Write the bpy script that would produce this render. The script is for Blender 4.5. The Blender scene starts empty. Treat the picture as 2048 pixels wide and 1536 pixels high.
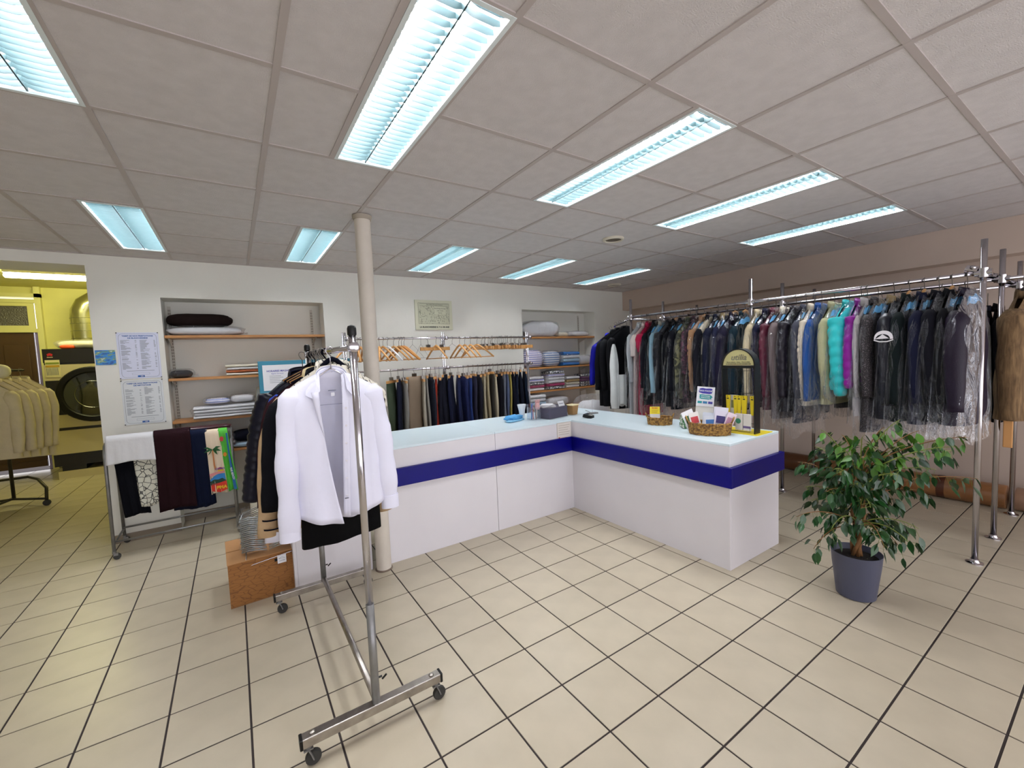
import bpy, math, random
from mathutils import Vector, Matrix
PI = math.pi
R = math.radians
sc = bpy.context.scene
COL = sc.collection

# ------------------------------------------------------------------ camera
cam_d = bpy.data.cameras.new('camera')
cam = bpy.data.objects.new('camera', cam_d)
COL.objects.link(cam)
right = Vector((0.8326415549909547, -0.5522555194848286, -0.04149556724261979))
up = Vector((0.07088732562867545, 0.03196675252130176, 0.9969719724237267))
fwd = Vector((0.5492567960139036, 0.8330618031885653, -0.0657647633673021))
m = Matrix((right, up, -fwd)).transposed().to_4x4()
m.translation = Vector((0, 0, 1.5388))
cam.matrix_world = m
cam_d.sensor_fit = 'HORIZONTAL'
cam_d.sensor_width = 36
cam_d.lens = 842.88 / 2048 * 36
cam_d.clip_start = 0.05
cam_d.clip_end = 100
sc.camera = cam
# ------------------------------------------------------------------ world: daylight outside the shop front behind the camera
w = bpy.data.worlds.new('world'); sc.world = w; w.use_nodes = True
bg = w.node_tree.nodes['Background']
bg.inputs['Color'].default_value = (0.96, 0.94, 1.0, 1)
bg.inputs['Strength'].default_value = 2.9
TUBE = 84.0          # radiance of the fluorescent tubes
BACKLAMP = 62.0      # lamp of the room behind the doorway
sc.view_settings.view_transform = 'Standard'
sc.view_settings.look = 'None'
sc.view_settings.exposure = 0.0
sc.view_settings.gamma = 1.0
sc.view_settings.use_curve_mapping = False
sc.cycles.transparent_max_bounces = 24
sc.cycles.max_bounces = 8
sc.cycles.sample_clamp_indirect = 6.0

# ------------------------------------------------------------------ helpers
def lin(h):
    h = h.lstrip('#')
    out = []
    for i in (0, 2, 4):
        c = int(h[i:i+2], 16) / 255
        out.append(c / 12.92 if c <= 0.04045 else ((c + 0.055) / 1.055) ** 2.4)
    return tuple(out) + (1,)

def mat(name, hx, rough=0.6, metal=0.0, bump=0.0, bscale=80, var=0.0, vscale=4, spec=0.5, trans=0.0, emit=None, estr=0.0, rnd=0.0, sheen=0.0):
    mt = bpy.data.materials.new(name); mt.use_nodes = True
    nt = mt.node_tree; N = nt.nodes; L = nt.links
    b = N['Principled BSDF']
    col = lin(hx) if isinstance(hx, str) else tuple(hx) + (1,)
    b.inputs['Base Color'].default_value = col
    b.inputs['Roughness'].default_value = rough
    b.inputs['Metallic'].default_value = metal
    b.inputs['Specular IOR Level'].default_value = spec
    b.inputs['Transmission Weight'].default_value = trans
    if sheen: b.inputs['Sheen Weight'].default_value = sheen
    if emit is not None:
        b.inputs['Emission Color'].default_value = tuple(emit) + (1,) if not isinstance(emit, str) else lin(emit)
        b.inputs['Emission Strength'].default_value = estr
    tc = N.new('ShaderNodeTexCoord')
    last = None
    if var > 0:
        no = N.new('ShaderNodeTexNoise'); no.inputs['Scale'].default_value = vscale; no.inputs['Detail'].default_value = 4
        L.new(tc.outputs['Object'], no.inputs['Vector'])
        mr = N.new('ShaderNodeMapRange'); mr.inputs['From Min'].default_value = 0.35; mr.inputs['From Max'].default_value = 0.65
        mr.inputs['To Min'].default_value = 1 - var; mr.inputs['To Max'].default_value = 1 + var * 0.4
        L.new(no.outputs['Fac'], mr.inputs['Value'])
        mx = N.new('ShaderNodeVectorMath'); mx.operation = 'SCALE'
        mx.inputs[0].default_value = col[:3]
        L.new(mr.outputs['Result'], mx.inputs['Scale'])
        last = mx.outputs['Vector']
        L.new(last, b.inputs['Base Color'])
    if rnd > 0:
        oi = N.new('ShaderNodeObjectInfo')
        mr2 = N.new('ShaderNodeMapRange'); mr2.inputs['To Min'].default_value = 1 - rnd; mr2.inputs['To Max'].default_value = 1 + rnd
        L.new(oi.outputs['Random'], mr2.inputs['Value'])
        mx2 = N.new('ShaderNodeVectorMath'); mx2.operation = 'SCALE'
        if last is not None: L.new(last, mx2.inputs[0])
        else: mx2.inputs[0].default_value = col[:3]
        L.new(mr2.outputs['Result'], mx2.inputs['Scale'])
        L.new(mx2.outputs['Vector'], b.inputs['Base Color'])
    if bump > 0:
        nb = N.new('ShaderNodeTexNoise'); nb.inputs['Scale'].default_value = bscale; nb.inputs['Detail'].default_value = 3
        L.new(tc.outputs['Object'], nb.inputs['Vector'])
        bp = N.new('ShaderNodeBump'); bp.inputs['Strength'].default_value = bump; bp.inputs['Distance'].default_value = 0.01
        L.new(nb.outputs['Fac'], bp.inputs['Height'])
        L.new(bp.outputs['Normal'], b.inputs['Normal'])
    return mt

def film(name, tint=(0.92, 0.96, 1.0), dens=0.012, wr=11, edge=0.48, dmix=0.10):
    """thin clear garment film: see-through with bright wrinkles"""
    mt = bpy.data.materials.new(name); mt.use_nodes = True
    nt = mt.node_tree; N = nt.nodes; L = nt.links
    for n in list(N): N.remove(n)
    out = N.new('ShaderNodeOutputMaterial')
    tr = N.new('ShaderNodeBsdfTransparent'); tr.inputs[0].default_value = (0.985, 0.985, 0.99, 1)
    gl = N.new('ShaderNodeBsdfGlossy'); gl.inputs['Roughness'].default_value = 0.07; gl.inputs['Color'].default_value = tint + (1,)
    df = N.new('ShaderNodeBsdfDiffuse'); df.inputs['Color'].default_value = tint + (1,)
    tc = N.new('ShaderNodeTexCoord')
    mp = N.new('ShaderNodeMapping'); mp.inputs['Scale'].default_value = (1, 1, 0.45)
    no = N.new('ShaderNodeTexNoise'); no.inputs['Scale'].default_value = wr; no.inputs['Detail'].default_value = 5; no.inputs['Distortion'].default_value = 1.2
    L.new(tc.outputs['Object'], mp.inputs['Vector']); L.new(mp.outputs['Vector'], no.inputs['Vector'])
    bp = N.new('ShaderNodeBump'); bp.inputs['Strength'].default_value = 0.9; bp.inputs['Distance'].default_value = 0.05
    L.new(no.outputs['Fac'], bp.inputs['Height'])
    L.new(bp.outputs['Normal'], gl.inputs['Normal']); L.new(bp.outputs['Normal'], df.inputs['Normal'])
    lw = N.new('ShaderNodeLayerWeight'); lw.inputs['Blend'].default_value = 0.22
    L.new(bp.outputs['Normal'], lw.inputs['Normal'])
    mr = N.new('ShaderNodeMapRange'); mr.inputs['To Min'].default_value = dens; mr.inputs['To Max'].default_value = edge
    L.new(lw.outputs['Fresnel'], mr.inputs['Value'])
    m1 = N.new('ShaderNodeMixShader'); m1.inputs[0].default_value = dmix
    L.new(gl.outputs[0], m1.inputs[1]); L.new(df.outputs[0], m1.inputs[2])
    m2 = N.new('ShaderNodeMixShader')
    L.new(mr.outputs['Result'], m2.inputs[0]); L.new(tr.outputs[0], m2.inputs[1]); L.new(m1.outputs[0], m2.inputs[2])
    L.new(m2.outputs[0], out.inputs['Surface'])
    return mt

def two_tone(name, a, b_, scale=20, kind='noise', thr=0.5, soft=0.02, rough=0.8, stretch=(1, 1, 1), bump=0.15, distortion=0.0):
    """procedural pattern of two colours"""
    mt = bpy.data.materials.new(name); mt.use_nodes = True
    nt = mt.node_tree; N = nt.nodes; L = nt.links
    b = N['Principled BSDF']; b.inputs['Roughness'].default_value = rough
    tc = N.new('ShaderNodeTexCoord'); mp = N.new('ShaderNodeMapping'); mp.inputs['Scale'].default_value = stretch
    L.new(tc.outputs['Object'], mp.inputs['Vector'])
    if kind == 'noise':
        t = N.new('ShaderNodeTexNoise'); t.inputs['Scale'].default_value = scale; t.inputs['Detail'].default_value = 3; t.inputs['Distortion'].default_value = distortion; o = t.outputs['Fac']
    elif kind == 'voronoi':
        t = N.new('ShaderNodeTexVoronoi'); t.feature = 'DISTANCE_TO_EDGE'; t.inputs['Scale'].default_value = scale; o = t.outputs['Distance']
    elif kind == 'wave':
        t = N.new('ShaderNodeTexWave'); t.inputs['Scale'].default_value = scale; t.inputs['Distortion'].default_value = distortion; o = t.outputs['Fac']
        t.bands_direction = 'Z'
    else:
        t = N.new('ShaderNodeTexBrick'); t.inputs['Scale'].default_value = scale; o = t.outputs['Fac']
    L.new(mp.outputs['Vector'], t.inputs['Vector'])
    cr = N.new('ShaderNodeValToRGB')
    cr.color_ramp.elements[0].position = max(0, thr - soft); cr.color_ramp.elements[0].color = lin(a)
    cr.color_ramp.elements[1].position = min(1, thr + soft); cr.color_ramp.elements[1].color = lin(b_)
    L.new(o, cr.inputs['Fac']); L.new(cr.outputs['Color'], b.inputs['Base Color'])
    if bump:
        bp = N.new('ShaderNodeBump'); bp.inputs['Strength'].default_value = bump; bp.inputs['Distance'].default_value = 0.004
        L.new(o, bp.inputs['Height']); L.new(bp.outputs['Normal'], b.inputs['Normal'])
    return mt

class MB:
    def __init__(s): s.v = []; s.f = []
    def add(s, vs, fs, M=None):
        o = len(s.v)
        s.v += [tuple(M @ Vector(p)) if M is not None else tuple(p) for p in vs]
        s.f += [tuple(i + o for i in q) for q in fs]
        return s
    def box(s, cx, cy, cz, sx, sy, sz, M=None, taper=1.0):
        x, y, z = sx / 2, sy / 2, sz / 2
        vs = [(cx + a * (x if c < 0 else x * taper), cy + b * (y if c < 0 else y * taper), cz + c * z) for c in (-1, 1) for a, b in ((-1, -1), (1, -1), (1, 1), (-1, 1))]
        return s.add(vs, [(3, 2, 1, 0), (4, 5, 6, 7), (0, 1, 5, 4), (1, 2, 6, 5), (2, 3, 7, 6), (3, 0, 4, 7)], M)
    def bb(s, x0, x1, y0, y1, z0, z1, M=None):
        return s.box((x0 + x1) / 2, (y0 + y1) / 2, (z0 + z1) / 2, x1 - x0, y1 - y0, z1 - z0, M)
    def tube(s, pts, r, n=8, cap=True, flat=1.0, M=None):
        pts = [Vector(p) for p in pts]
        rs = r if isinstance(r, (list, tuple)) else [r] * len(pts)
        vs = []; fs = []
        ref = None
        for i, p in enumerate(pts):
            t = (pts[min(i + 1, len(pts) - 1)] - pts[max(i - 1, 0)])
            if t.length < 1e-9: t = Vector((0, 0, 1))
            t.normalize()
            if ref is None:
                ref = Vector((0, 0, 1)) if abs(t.z) < 0.9 else Vector((0, 1, 0))
            a = t.cross(ref)
            if a.length < 1e-6: a = t.cross(Vector((1, 0, 0)))
            a.normalize(); b = t.cross(a).normalized()
            ref = -b if (-b).dot(ref) > 0 else b
            for k in range(n):
                th = 2 * PI * k / n
                vs.append(p + a * math.cos(th) * rs[i] + b * math.sin(th) * rs[i] * flat)
        for i in range(len(pts) - 1):
            for k in range(n):
                k2 = (k + 1) % n
                fs.append((i * n + k, (i + 1) * n + k, (i + 1) * n + k2, i * n + k2))
        if cap:
            fs.append(tuple(range(n))[::1]); fs.append(tuple((len(pts) - 1) * n + k for k in reversed(range(n))))
        return s.add(vs, fs, M)
    def cyl(s, p, q, r, r2=None, n=12, M=None):
        return s.tube([p, q], [r, r2 if r2 is not None else r], n, M=M)
    def lathe(s, prof, n=20, c=(0, 0, 0), sx=1.0, sy=1.0, cap=True, M=None):
        vs = []; fs = []
        for (r, z) in prof:
            for k in range(n):
                th = 2 * PI * k / n
                vs.append((c[0] + r * sx * math.cos(th), c[1] + r * sy * math.sin(th), c[2] + z))
        for i in range(len(prof) - 1):
            for k in range(n):
                k2 = (k + 1) % n
                fs.append((i * n + k, i * n + k2, (i + 1) * n + k2, (i + 1) * n + k))
        if cap:
            fs.append(tuple(reversed(range(n)))); fs.append(tuple((len(prof) - 1) * n + k for k in range(n)))
        return s.add(vs, fs, M)
    def grid(s, fn, nu, nv, closeu=False, M=None):
        vs = [fn(i / (nu if closeu else nu - 1), j / (nv - 1)) for j in range(nv) for i in range(nu)]
        fs = []
        for j in range(nv - 1):
            for i in range(nu if closeu else nu - 1):
                i2 = (i + 1) % nu
                fs.append((j * nu + i, j * nu + i2, (j + 1) * nu + i2, (j + 1) * nu + i))
        return s.add(vs, fs, M)
    def mesh(s, name, m_, smooth=False):
        me = bpy.data.meshes.new(name)
        me.from_pydata(s.v, [], s.f); me.update()
        me.materials.append(m_)
        if smooth:
            me.polygons.foreach_set('use_smooth', [True] * len(me.polygons))
        return me
    def build(s, name, m_, parent=None, smooth=False, loc=None, bevel=0, kind=None, label=None, solid=0, auto=False):
        me = s.mesh(name, m_, smooth or auto)
        o = bpy.data.objects.new(name, me); COL.objects.link(o)
        if auto: me.set_sharp_from_angle(angle=R(35))
        if loc is not None: o.location = loc
        if parent is not None: o.parent = parent
        if solid:
            md = o.modifiers.new('solid', 'SOLIDIFY'); md.thickness = solid; md.offset = 0
        if bevel:
            md = o.modifiers.new('bevel', 'BEVEL'); md.width = bevel; md.segments = 2; md.limit_method = 'ANGLE'
        if kind: o['kind'] = kind
        if label: o['label'] = label
        return o

def thing(name, label, cat, loc=(0, 0, 0), rz=0, group=None):
    o = bpy.data.objects.new(name, None); COL.objects.link(o)
    o.empty_display_size = 0.05
    o.location = loc; o.rotation_euler = (0, 0, rz)
    o['label'] = label; o['category'] = cat
    if group: o['group'] = group
    return o
def tag(o, label, cat, group=None):
    o['label'] = label; o['category'] = cat
    if group: o['group'] = group
    return o
def inst(o, loc, parent=None, rz=None):
    c = o.copy(); COL.objects.link(c); c.location = loc
    if parent is not None: c.parent = parent
    if rz is not None: c.rotation_euler = (0, 0, rz)
    return c
def copy_tree(o, parent=None, loc=None, rz=None, label=None):
    c = o.copy(); COL.objects.link(c)
    if parent is not None: c.parent = parent
    if loc is not None: c.location = loc
    if rz is not None: c.rotation_euler = (0, 0, rz)
    if label: c['label'] = label
    for ch in list(o.children): copy_tree(ch, c)
    return c
def text(name, body, size, m_, parent, loc, rot=(PI / 2, 0, 0), ext=0.0004, align='CENTER', bold=0.0, sx=1.0, shear=0.0):
    cu = bpy.data.curves.new(name, 'FONT'); cu.body = body; cu.size = size; cu.extrude = ext
    cu.align_x = align; cu.align_y = 'CENTER'; cu.offset = bold; cu.resolution_u = 2; cu.shear = shear
    t = bpy.data.objects.new(name, cu); COL.objects.link(t)
    bpy.context.view_layer.update()
    me = bpy.data.meshes.new_from_object(t.evaluated_get(bpy.context.evaluated_depsgraph_get()))
    bpy.data.objects.remove(t)
    me.materials.clear(); me.materials.append(m_)
    o = bpy.data.objects.new(name, me); COL.objects.link(o)
    o.location = loc; o.rotation_euler = rot; o.scale = (sx, 1, 1)
    if parent is not None: o.parent = parent
    return o
TXW = (PI / 2, 0, -PI / 2)       # lettering that is read from the -X side
# ------------------------------------------------------------------ materials
m_wall = mat('wall_paint', '#e9e8e0', 0.85, bump=0.06, bscale=60, var=0.03, vscale=2)
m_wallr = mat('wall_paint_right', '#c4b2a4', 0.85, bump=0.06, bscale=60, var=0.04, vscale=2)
m_yellow = mat('wall_yellow', '#d9d488', 0.8, bump=0.05, var=0.04)
m_yframe = mat('frame_yellow', '#dcd892', 0.5)
m_ctile = mat('ceiling_tile', '#cfcac9', 0.95, bump=0.35, bscale=220, var=0.05, vscale=14, rnd=0.015)
m_cbar = mat('ceiling_bar', '#b5aca8', 0.5)
m_tile = mat('floor_tile', '#bdb29c', 0.32, bump=0.05, bscale=9, var=0.06, vscale=6, rnd=0.025, spec=0.45)
m_grout = mat('grout', '#2e2523', 0.9, var=0.1)
m_chrome = mat('chrome', '#c9c6cc', 0.16, 1.0, bump=0.02, bscale=30)
m_steel = mat('brushed_steel', '#a9a39c', 0.34, 1.0, bump=0.05, bscale=120, var=0.2, vscale=20)
m_grey = mat('grey_tube', '#8b8b8b', 0.4, 0.7, bump=0.04, var=0.15, vscale=15)
m_dark = mat('dark_steel', '#3a3733', 0.45, 0.6)
m_black = mat('black_plastic', '#0c0c0c', 0.4, spec=0.3)
m_rubber = mat('rubber_wheel', '#2c2c2a', 0.6)
m_white = mat('white_laminate', '#dedbe0', 0.42, bump=0.03, bscale=260, var=0.015)
m_blue = mat('blue_band', '#04036a', 0.35, spec=0.25)
m_wood = two_tone('hanger_wood', '#b98347', '#cf9d62', scale=6, kind='noise', thr=0.5, soft=0.2, rough=0.45, stretch=(3, 3, 20), bump=0.05)
m_shelf = two_tone('shelf_wood', '#a9713c', '#c08a50', scale=5, kind='noise', thr=0.5, soft=0.25, rough=0.45, stretch=(1, 12, 12), bump=0.04)
m_film = film('garment_film')
m_bag = film('bag_film', tint=(1.0, 1.0, 1.0), dens=0.07, wr=16, edge=0.40, dmix=0.5)
m_paper = mat('paper', '#e6e6ea', 0.7)
m_ink = mat('ink_grey', '#6d7480', 0.7)
m_inkb = mat('ink_blue', '#2c5fa8', 0.6)
m_inkd = mat('ink_dark', '#23231f', 0.6)

# ------------------------------------------------------------------ floor
ZC = 2.5684
X0, SX, Y0, SY = 1.1757, 0.3044, 1.4657, 0.3023
fl = MB(); fl.bb(-4.2, 6.3, -2.2, 10.4, -0.12, -0.003)
floor = fl.build('floor', m_grout, kind='structure')
tm = MB()
g = 0.0042
a, b = SX / 2 - g, SY / 2 - g
tm.add([(-a, -b, -0.004), (a, -b, -0.004), (a, b, -0.004), (-a, b, -0.004), (-a, -b, -0.0008), (a, -b, -0.0008), (a, b, -0.0008), (-a, b, -0.0008),
        (-a + .0012, -b + .0012, 0), (a - .0012, -b + .0012, 0), (a - .0012, b - .0012, 0), (-a + .0012, b - .0012, 0)],
       [(0, 1, 5, 4), (1, 2, 6, 5), (2, 3, 7, 6), (3, 0, 4, 7), (4, 5, 9, 8), (5, 6, 10, 9), (6, 7, 11, 10), (7, 4, 8, 11), (8, 9, 10, 11)])
tile_me = tm.mesh('tile', m_tile)
cells = []
for p in range(-18, 17):
    for q in range(-12, 30):
        x = X0 + SX * (p + .5); y = Y0 + SY * (q + .5)
        if x < -4.0 or x > 5.93 or y < -2.0 or y > 9.95: continue
        if y > 5.42 and x > -0.9: continue
        if y > 5.2 and (x > 5.0 or 1.0 < x < 3.4): continue
        d = Vector((x, y, -1.5388)); z = d.dot(fwd)
        inv = z > 0.15 and abs(d.dot(right) / z) < 1.3 and abs(d.dot(up) / z) < 1.02
        hid = (0.35 < x < 5.0 and 3.25 < y < 5.0) or (2.9 < x < 3.4 and 1.7 < y < 5)
        size = 1.0 / (z * z * max(z, .2)) if (inv and not hid) else 0
        cells.append((size, x, y))
cells.sort(reverse=True)
rest = MB()
for k, (s_, x, y) in enumerate(cells):
    if k < 300 and s_ > 0:
        o = bpy.data.objects.new('tile', tile_me); COL.objects.link(o)
        o.location = (x, y, random.Random(k).uniform(-.0003, .0003)); o.parent = floor
    else:
        rest.box(x, y, -0.002, 2 * a, 2 * b, 0.004)
rest.build('far_tiles', m_tile, floor, kind='stuff')

# ------------------------------------------------------------------ walls
ZT = 2.74
YB = 5.09
wb = MB()
wb.bb(-1.0, -0.515, YB, YB + .30, 0, ZT)
wb.bb(0.885, 3.58, YB, YB + .25, 0, ZT)
wb.bb(5.04, 6.2, YB, YB + .25, 0, ZT)
wb.bb(-0.515, 0.885, YB, YB + .30, 2.217, ZT)
wb.bb(3.58, 5.04, YB, YB + .25, 2.213, ZT)
wb.bb(-1.0, 0.985, YB + .30, YB + .42, 0, ZT)
wb.bb(0.985, 6.2, YB + .25, YB + .42, 0, ZT)
wb.bb(-4.2, -1.0, YB, YB + .42, 2.473, 3.05)
wb.bb(-4.2, -3.2, YB, YB + .42, 0, 2.473)
wb.build('wall_back', m_wall, kind='structure')
wr = MB()
wr.bb(5.725, 6.3, -2.2, YB, 2.25, ZT)
wr.bb(5.95, 6.3, -2.2, YB, 0, 2.25)
wr.build('wall_right', m_wallr, kind='structure')
wl = MB(); wl.bb(-3.3, -3.2, -2.2, YB, 0, ZT)
wl.build('wall_left', m_wall, kind='structure')
# shop front behind the camera: glazed openings between piers
wf = MB()
wf.bb(-3.3, -2.3, -2.3, -2.2, 0, ZT); wf.bb(5.6, 6.3, -2.3, -2.2, 0, ZT); wf.bb(-2.3, 5.6, -2.3, -2.2, 2.50, ZT)
wf.bb(-2.3, 1.6, -2.3, -2.2, 0, 0.45); wf.bb(1.6, 1.75, -2.3, -2.2, 0, 2.35)
wf.build('wall_front', m_wall, kind='structure')
# room behind the doorway
wk = MB()
wk.bb(-4.2, -0.5, 10.0, 10.15, 2.97, 3.1)
wk.bb(-2.52, -0.5, 10.0, 10.15, 0, 2.97)
wk.bb(-4.2, -2.52, 10.0, 10.15, 2.80, 2.97)
wk.bb(-0.6, -0.5, YB + .42, 10.0, 0, 3.05)
wk.bb(-4.3, -4.2, YB, 10.15, 0, 3.05)
wk.build('wall_far', m_yellow, kind='structure')
ck = MB(); ck.bb(-4.3, -0.5, YB + .42, 10.15, 2.97, 3.1)
ck.build('ceiling_far', m_yellow, kind='structure')
bs = MB()
bs.bb(-0.515, 0.885, YB + .285, YB + .30, 0, 0.075); bs.bb(0.885, 3.58, YB - .012, YB, 0, 0.075)
bs.bb(-1.0, -0.515, YB - .012, YB, 0, 0.075)
bs.build('baseboard_back', mat('plinth_tile', '#8e8272', 0.4, var=0.1), kind='structure')
bs = MB(); bs.bb(5.938, 5.95, -2.2, YB, 0, 0.075)
bs.build('baseboard_right', mat('plinth_tile_right', '#83766a', 0.4, var=0.1), kind='structure')

# ------------------------------------------------------------------ suspended ceiling
ce = MB(); ce.bb(-4.2, 6.3, -2.3, YB + .42, ZT, ZT + .1)
ceil = ce.build('ceiling', m_ctile, kind='structure')
XL = [-3.3, -2.86, -2.24, -1.62, -1.005, -0.40, 0.20, 0.80, 1.425, 2.045, 2.645, 3.275, 3.91, 4.56, 5.185, 5.725]
YL = [-2.2, -1.9, -1.3, -0.7, -0.10, 0.50, 1.10, 1.70, 2.30, 2.91, 3.52, 4.12, 4.76, YB]
LX = [(-0.70, -0.40), (0.50, 0.80), (1.745, 2.045), (2.975, 3.275), (4.26, 4.56)]
LY = [(1.10, 2.30), (3.54, 4.76)]
def lit(x0, x1, y0, y1):
    """split a cell where a light takes a strip of it"""
    for (lx0, lx1) in LX:
        if x0 - .01 <= lx0 and lx1 <= x1 + .03:
            for (ly0, ly1) in LY:
                if y0 >= ly0 - .05 and y1 <= ly1 + .05: return (x0, lx0 - .012)
    return (x0, x1)
def slab(x0, x1, y0, y1, z0, z1): return MB().bb(x0, x1, y0, y1, z0, z1)
for i in range(len(XL) - 1):
    for j in range(len(YL) - 1):
        x0, x1 = lit(XL[i], XL[i + 1], YL[j], YL[j + 1])
        if x1 - x0 < .02: continue
        rr = random.Random(i * 31 + j)
        t = slab(x0 + .011, x1 - .011, YL[j] + .011, YL[j + 1] - .011, ZC + .004, ZC + .016)
        t.build('ceiling_tile', m_ctile, ceil, loc=(0, 0, rr.uniform(-.0015, .0015)))
for x in XL[1:-1]:
    slab(x - .012, x + .012, YL[0], YB, ZC - .0005, ZC + .006).build('grid_bar', m_cbar, ceil)
for y in YL[1:-1]:
    bs_ = MB(); xs = XL[0]
    for i in range(len(XL) - 1):
        x0, x1 = XL[i], XL[i + 1]
        for (ly0, ly1) in LY:
            if ly0 + .1 < y < ly1 - .1: x0, x1 = lit(XL[i], XL[i + 1], ly0 + .1, ly1 - .1)
        bs_.bb(x0 + .012, x1 - .012, y - .012, y + .012, ZC, ZC + .0062)
    bs_.build('grid_bar', m_cbar, ceil)
for (lx0, lx1) in LX:
    for (ly0, ly1) in LY:
        slab(lx0 - .024, lx0 - .0005, ly0 + .012, ly1 - .012, ZC - .0005, ZC + .006).build('grid_bar', m_cbar, ceil)
edge = MB(); edge.bb(-3.2, 5.725, YB - .022, YB, ZC - .001, ZC + .006); edge.bb(5.703, 5.725, -2.2, YB, ZC - .001, ZC + .006)
edge.build('edge_trim', m_cbar, ceil)

# ------------------------------------------------------------------ louvred troffers
m_tube = mat('fluorescent_tube', '#ffffff', 0.5, emit=(0.97, 0.96, 1.0), estr=TUBE)
m_refl = mat('troffer_white', '#dfe9ea', 0.35, spec=0.3)
m_blade = mat('louver_blade', (0.036, 0.068, 0.074), 0.45, 0.0, spec=0.3)
NB = 29
first = None
def make_troffer(x0, x1, y0, y1, label):
    t = thing('ceiling_light', label, 'ceiling light', ((x0 + x1) / 2, (y0 + y1) / 2, ZC), 0, 'louvred ceiling lights')
    W = x1 - x0; D = y1 - y0
    fr = MB()
    for s_ in (-1, 1):
        fr.box(s_ * (W / 2 - .008), 0, 0.003, .016, D, .010)
        fr.box(0, s_ * (D / 2 - .008), 0.003, W - .03, .016, .010)
    fr.build('frame', m_refl, t)
    h = MB()
    h.box(-W / 2 + .004, 0, .06, .004, D, .11); h.box(W / 2 - .004, 0, .06, .004, D, .11)
    h.box(0, -D / 2 + .004, .06, W, .004, .11); h.box(0, D / 2 - .004, .06, W, .004, .11); h.box(0, 0, .117, W, D, .004)
    h.build('housing', m_refl, t)
    MB().box(0, 0, .022, .005, D - .03, .036).build('centre_spine', m_blade, t)
    for s_ in (-1, 1):
        MB().cyl((s_ * .07, -D / 2 + .03, .085), (s_ * .07, D / 2 - .03, .085), .014, n=8).build('tube', m_tube, t, smooth=True)
    hw = W / 2 - .016
    bl = MB()
    pr = [(-hw, .030), (-hw, .012), (-hw * .8, .004), (-hw * .2, .004), (0, .014), (hw * .2, .004), (hw * .8, .004), (hw, .012), (hw, .030)]
    vs = [(x, -.0006, z) for x, z in pr] + [(x, .0006, z) for x, z in pr]
    n = len(pr)
    bl.add(vs, [tuple(range(n)), tuple(n + k for k in reversed(range(n)))] + [(k, n + k, n + (k + 1) % n, (k + 1) % n) for k in range(n)])
    me = bl.mesh('louver_blade', m_blade)
    for k in range(NB):
        o = bpy.data.objects.new('louver_blade', me); COL.objects.link(o); o.parent = t
        o.location = (0, -D / 2 + .03 + (D - .06) * k / (NB - 1), 0)
    return t
places = [('by the left edge above the doorway side, cut by the frame', 'above the trouser rack, in front of the doorway'),
          ('nearest large one, left of the middle', 'small in view, just left of the white column'),
          ('long one over the counter front, right of the nearest', 'just right of the column, above the framed print'),
          ('second from the right in the front row', 'far one above the folded linen niche, middle of three small ones'),
          ('rightmost of the front row, above the clothes rails', 'rightmost small one by the far corner')]
for i, (x0, x1) in enumerate(LX):
    for j, (y0, y1) in enumerate(LY):
        make_troffer(x0, x1, y0, y1, 'louvred ceiling light, ' + places[i][j])
def vent(x, y, r, label, dark):
    v = thing('ceiling_grille', label, 'grille', (x, y, ZC + .004))
    MB().lathe([(r, 0), (r, -.012), (r * .93, -.02), (r * .80, -.02), (r * .76, -.008), (r * .76, 0)], 28).build('ring', mat('grille_ring', '#cfc9b8', 0.5), v, smooth=False)
    MB().lathe([(r * .78, -.004), (r * .78, -.010), (0.001, -.012)], 24, cap=False).build('mesh_disc', dark, v)
vent(2.98, 2.74, .095, 'round brown speaker grille in a ceiling tile above the counter', mat('grille_dark', '#5a5040', 0.7, bump=.4, bscale=500))
vent(4.97, 4.57, .10, 'small round white air vent in the ceiling by the far right corner', mat('grille_light', '#a8a292', 0.7, bump=.4, bscale=500))

# ------------------------------------------------------------------ column
col = thing('column', 'round white painted column standing against the counter front', 'column', (.835, 3.100, 0))
MB().lathe([(.054, 0), (.054, ZC - .02)], 24).build('shaft', mat('column_paint', '#d6cec2', 0.6, bump=.1, bscale=30, var=.05, vscale=8), col, smooth=False, auto=True)
MB().lathe([(.060, ZC - .03), (.066, ZC - .012), (.066, ZC - .001)], 24).build('capital', mat('column_cap', '#a79e90', 0.7), col, auto=True)
MB().lathe([(.062, 0), (.062, .006), (.056, .010)], 24).build('foot_ring', mat('column_foot', '#6c5c50', 0.8), col, auto=True)

# ------------------------------------------------------------------ counter
HC = .884
cn = thing('counter', 'white L-shaped shop counter with a dark blue band around it', 'counter', (2.76, 3.14, 0))
def cp(name, x0, x1, y0, y1, z0, z1, m_, bev=.0015, label=None):
    o = slab(x0 - 2.76, x1 - 2.76, y0 - 3.14, y1 - 3.14, z0, z1).build(name, m_, cn, bevel=bev, label=label)
    return o
cp('front_panel', .27, .765, 3.14, 3.16, 0, .725, m_white)
cp('front_panel', .895, 1.866, 3.14, 3.16, 0, .725, m_white)
cp('front_panel', 1.870, 2.776, 3.14, 3.16, 0, .725, m_white)
cp('front_panel', 2.757, 2.777, 1.547, 3.139, 0, .725, m_white)
cp('side_panel', 2.7775, 3.443, 1.547, 1.567, 0, .725, m_white)
cp('side_panel', .25, .2695, 3.14, 3.80, 0, .725, m_white)
cp('back_panel', 3.423, 3.443, 1.568, 3.90, 0, .725, m_white)
m_top = mat('counter_top', '#dcedf4', 0.30, bump=.02, bscale=200)
cp('counter_top', .27, .765, 3.1405, 3.90, .868, HC, m_top)
cp('counter_top', .7652, .8948, 3.175, 3.90, .868, HC, m_top)
cp('counter_top', .895, 1.867, 3.1405, 3.90, .868, HC, m_top)
cp('counter_top', 1.870, 2.7575, 3.1405, 3.90, .868, HC, m_top)
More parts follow.
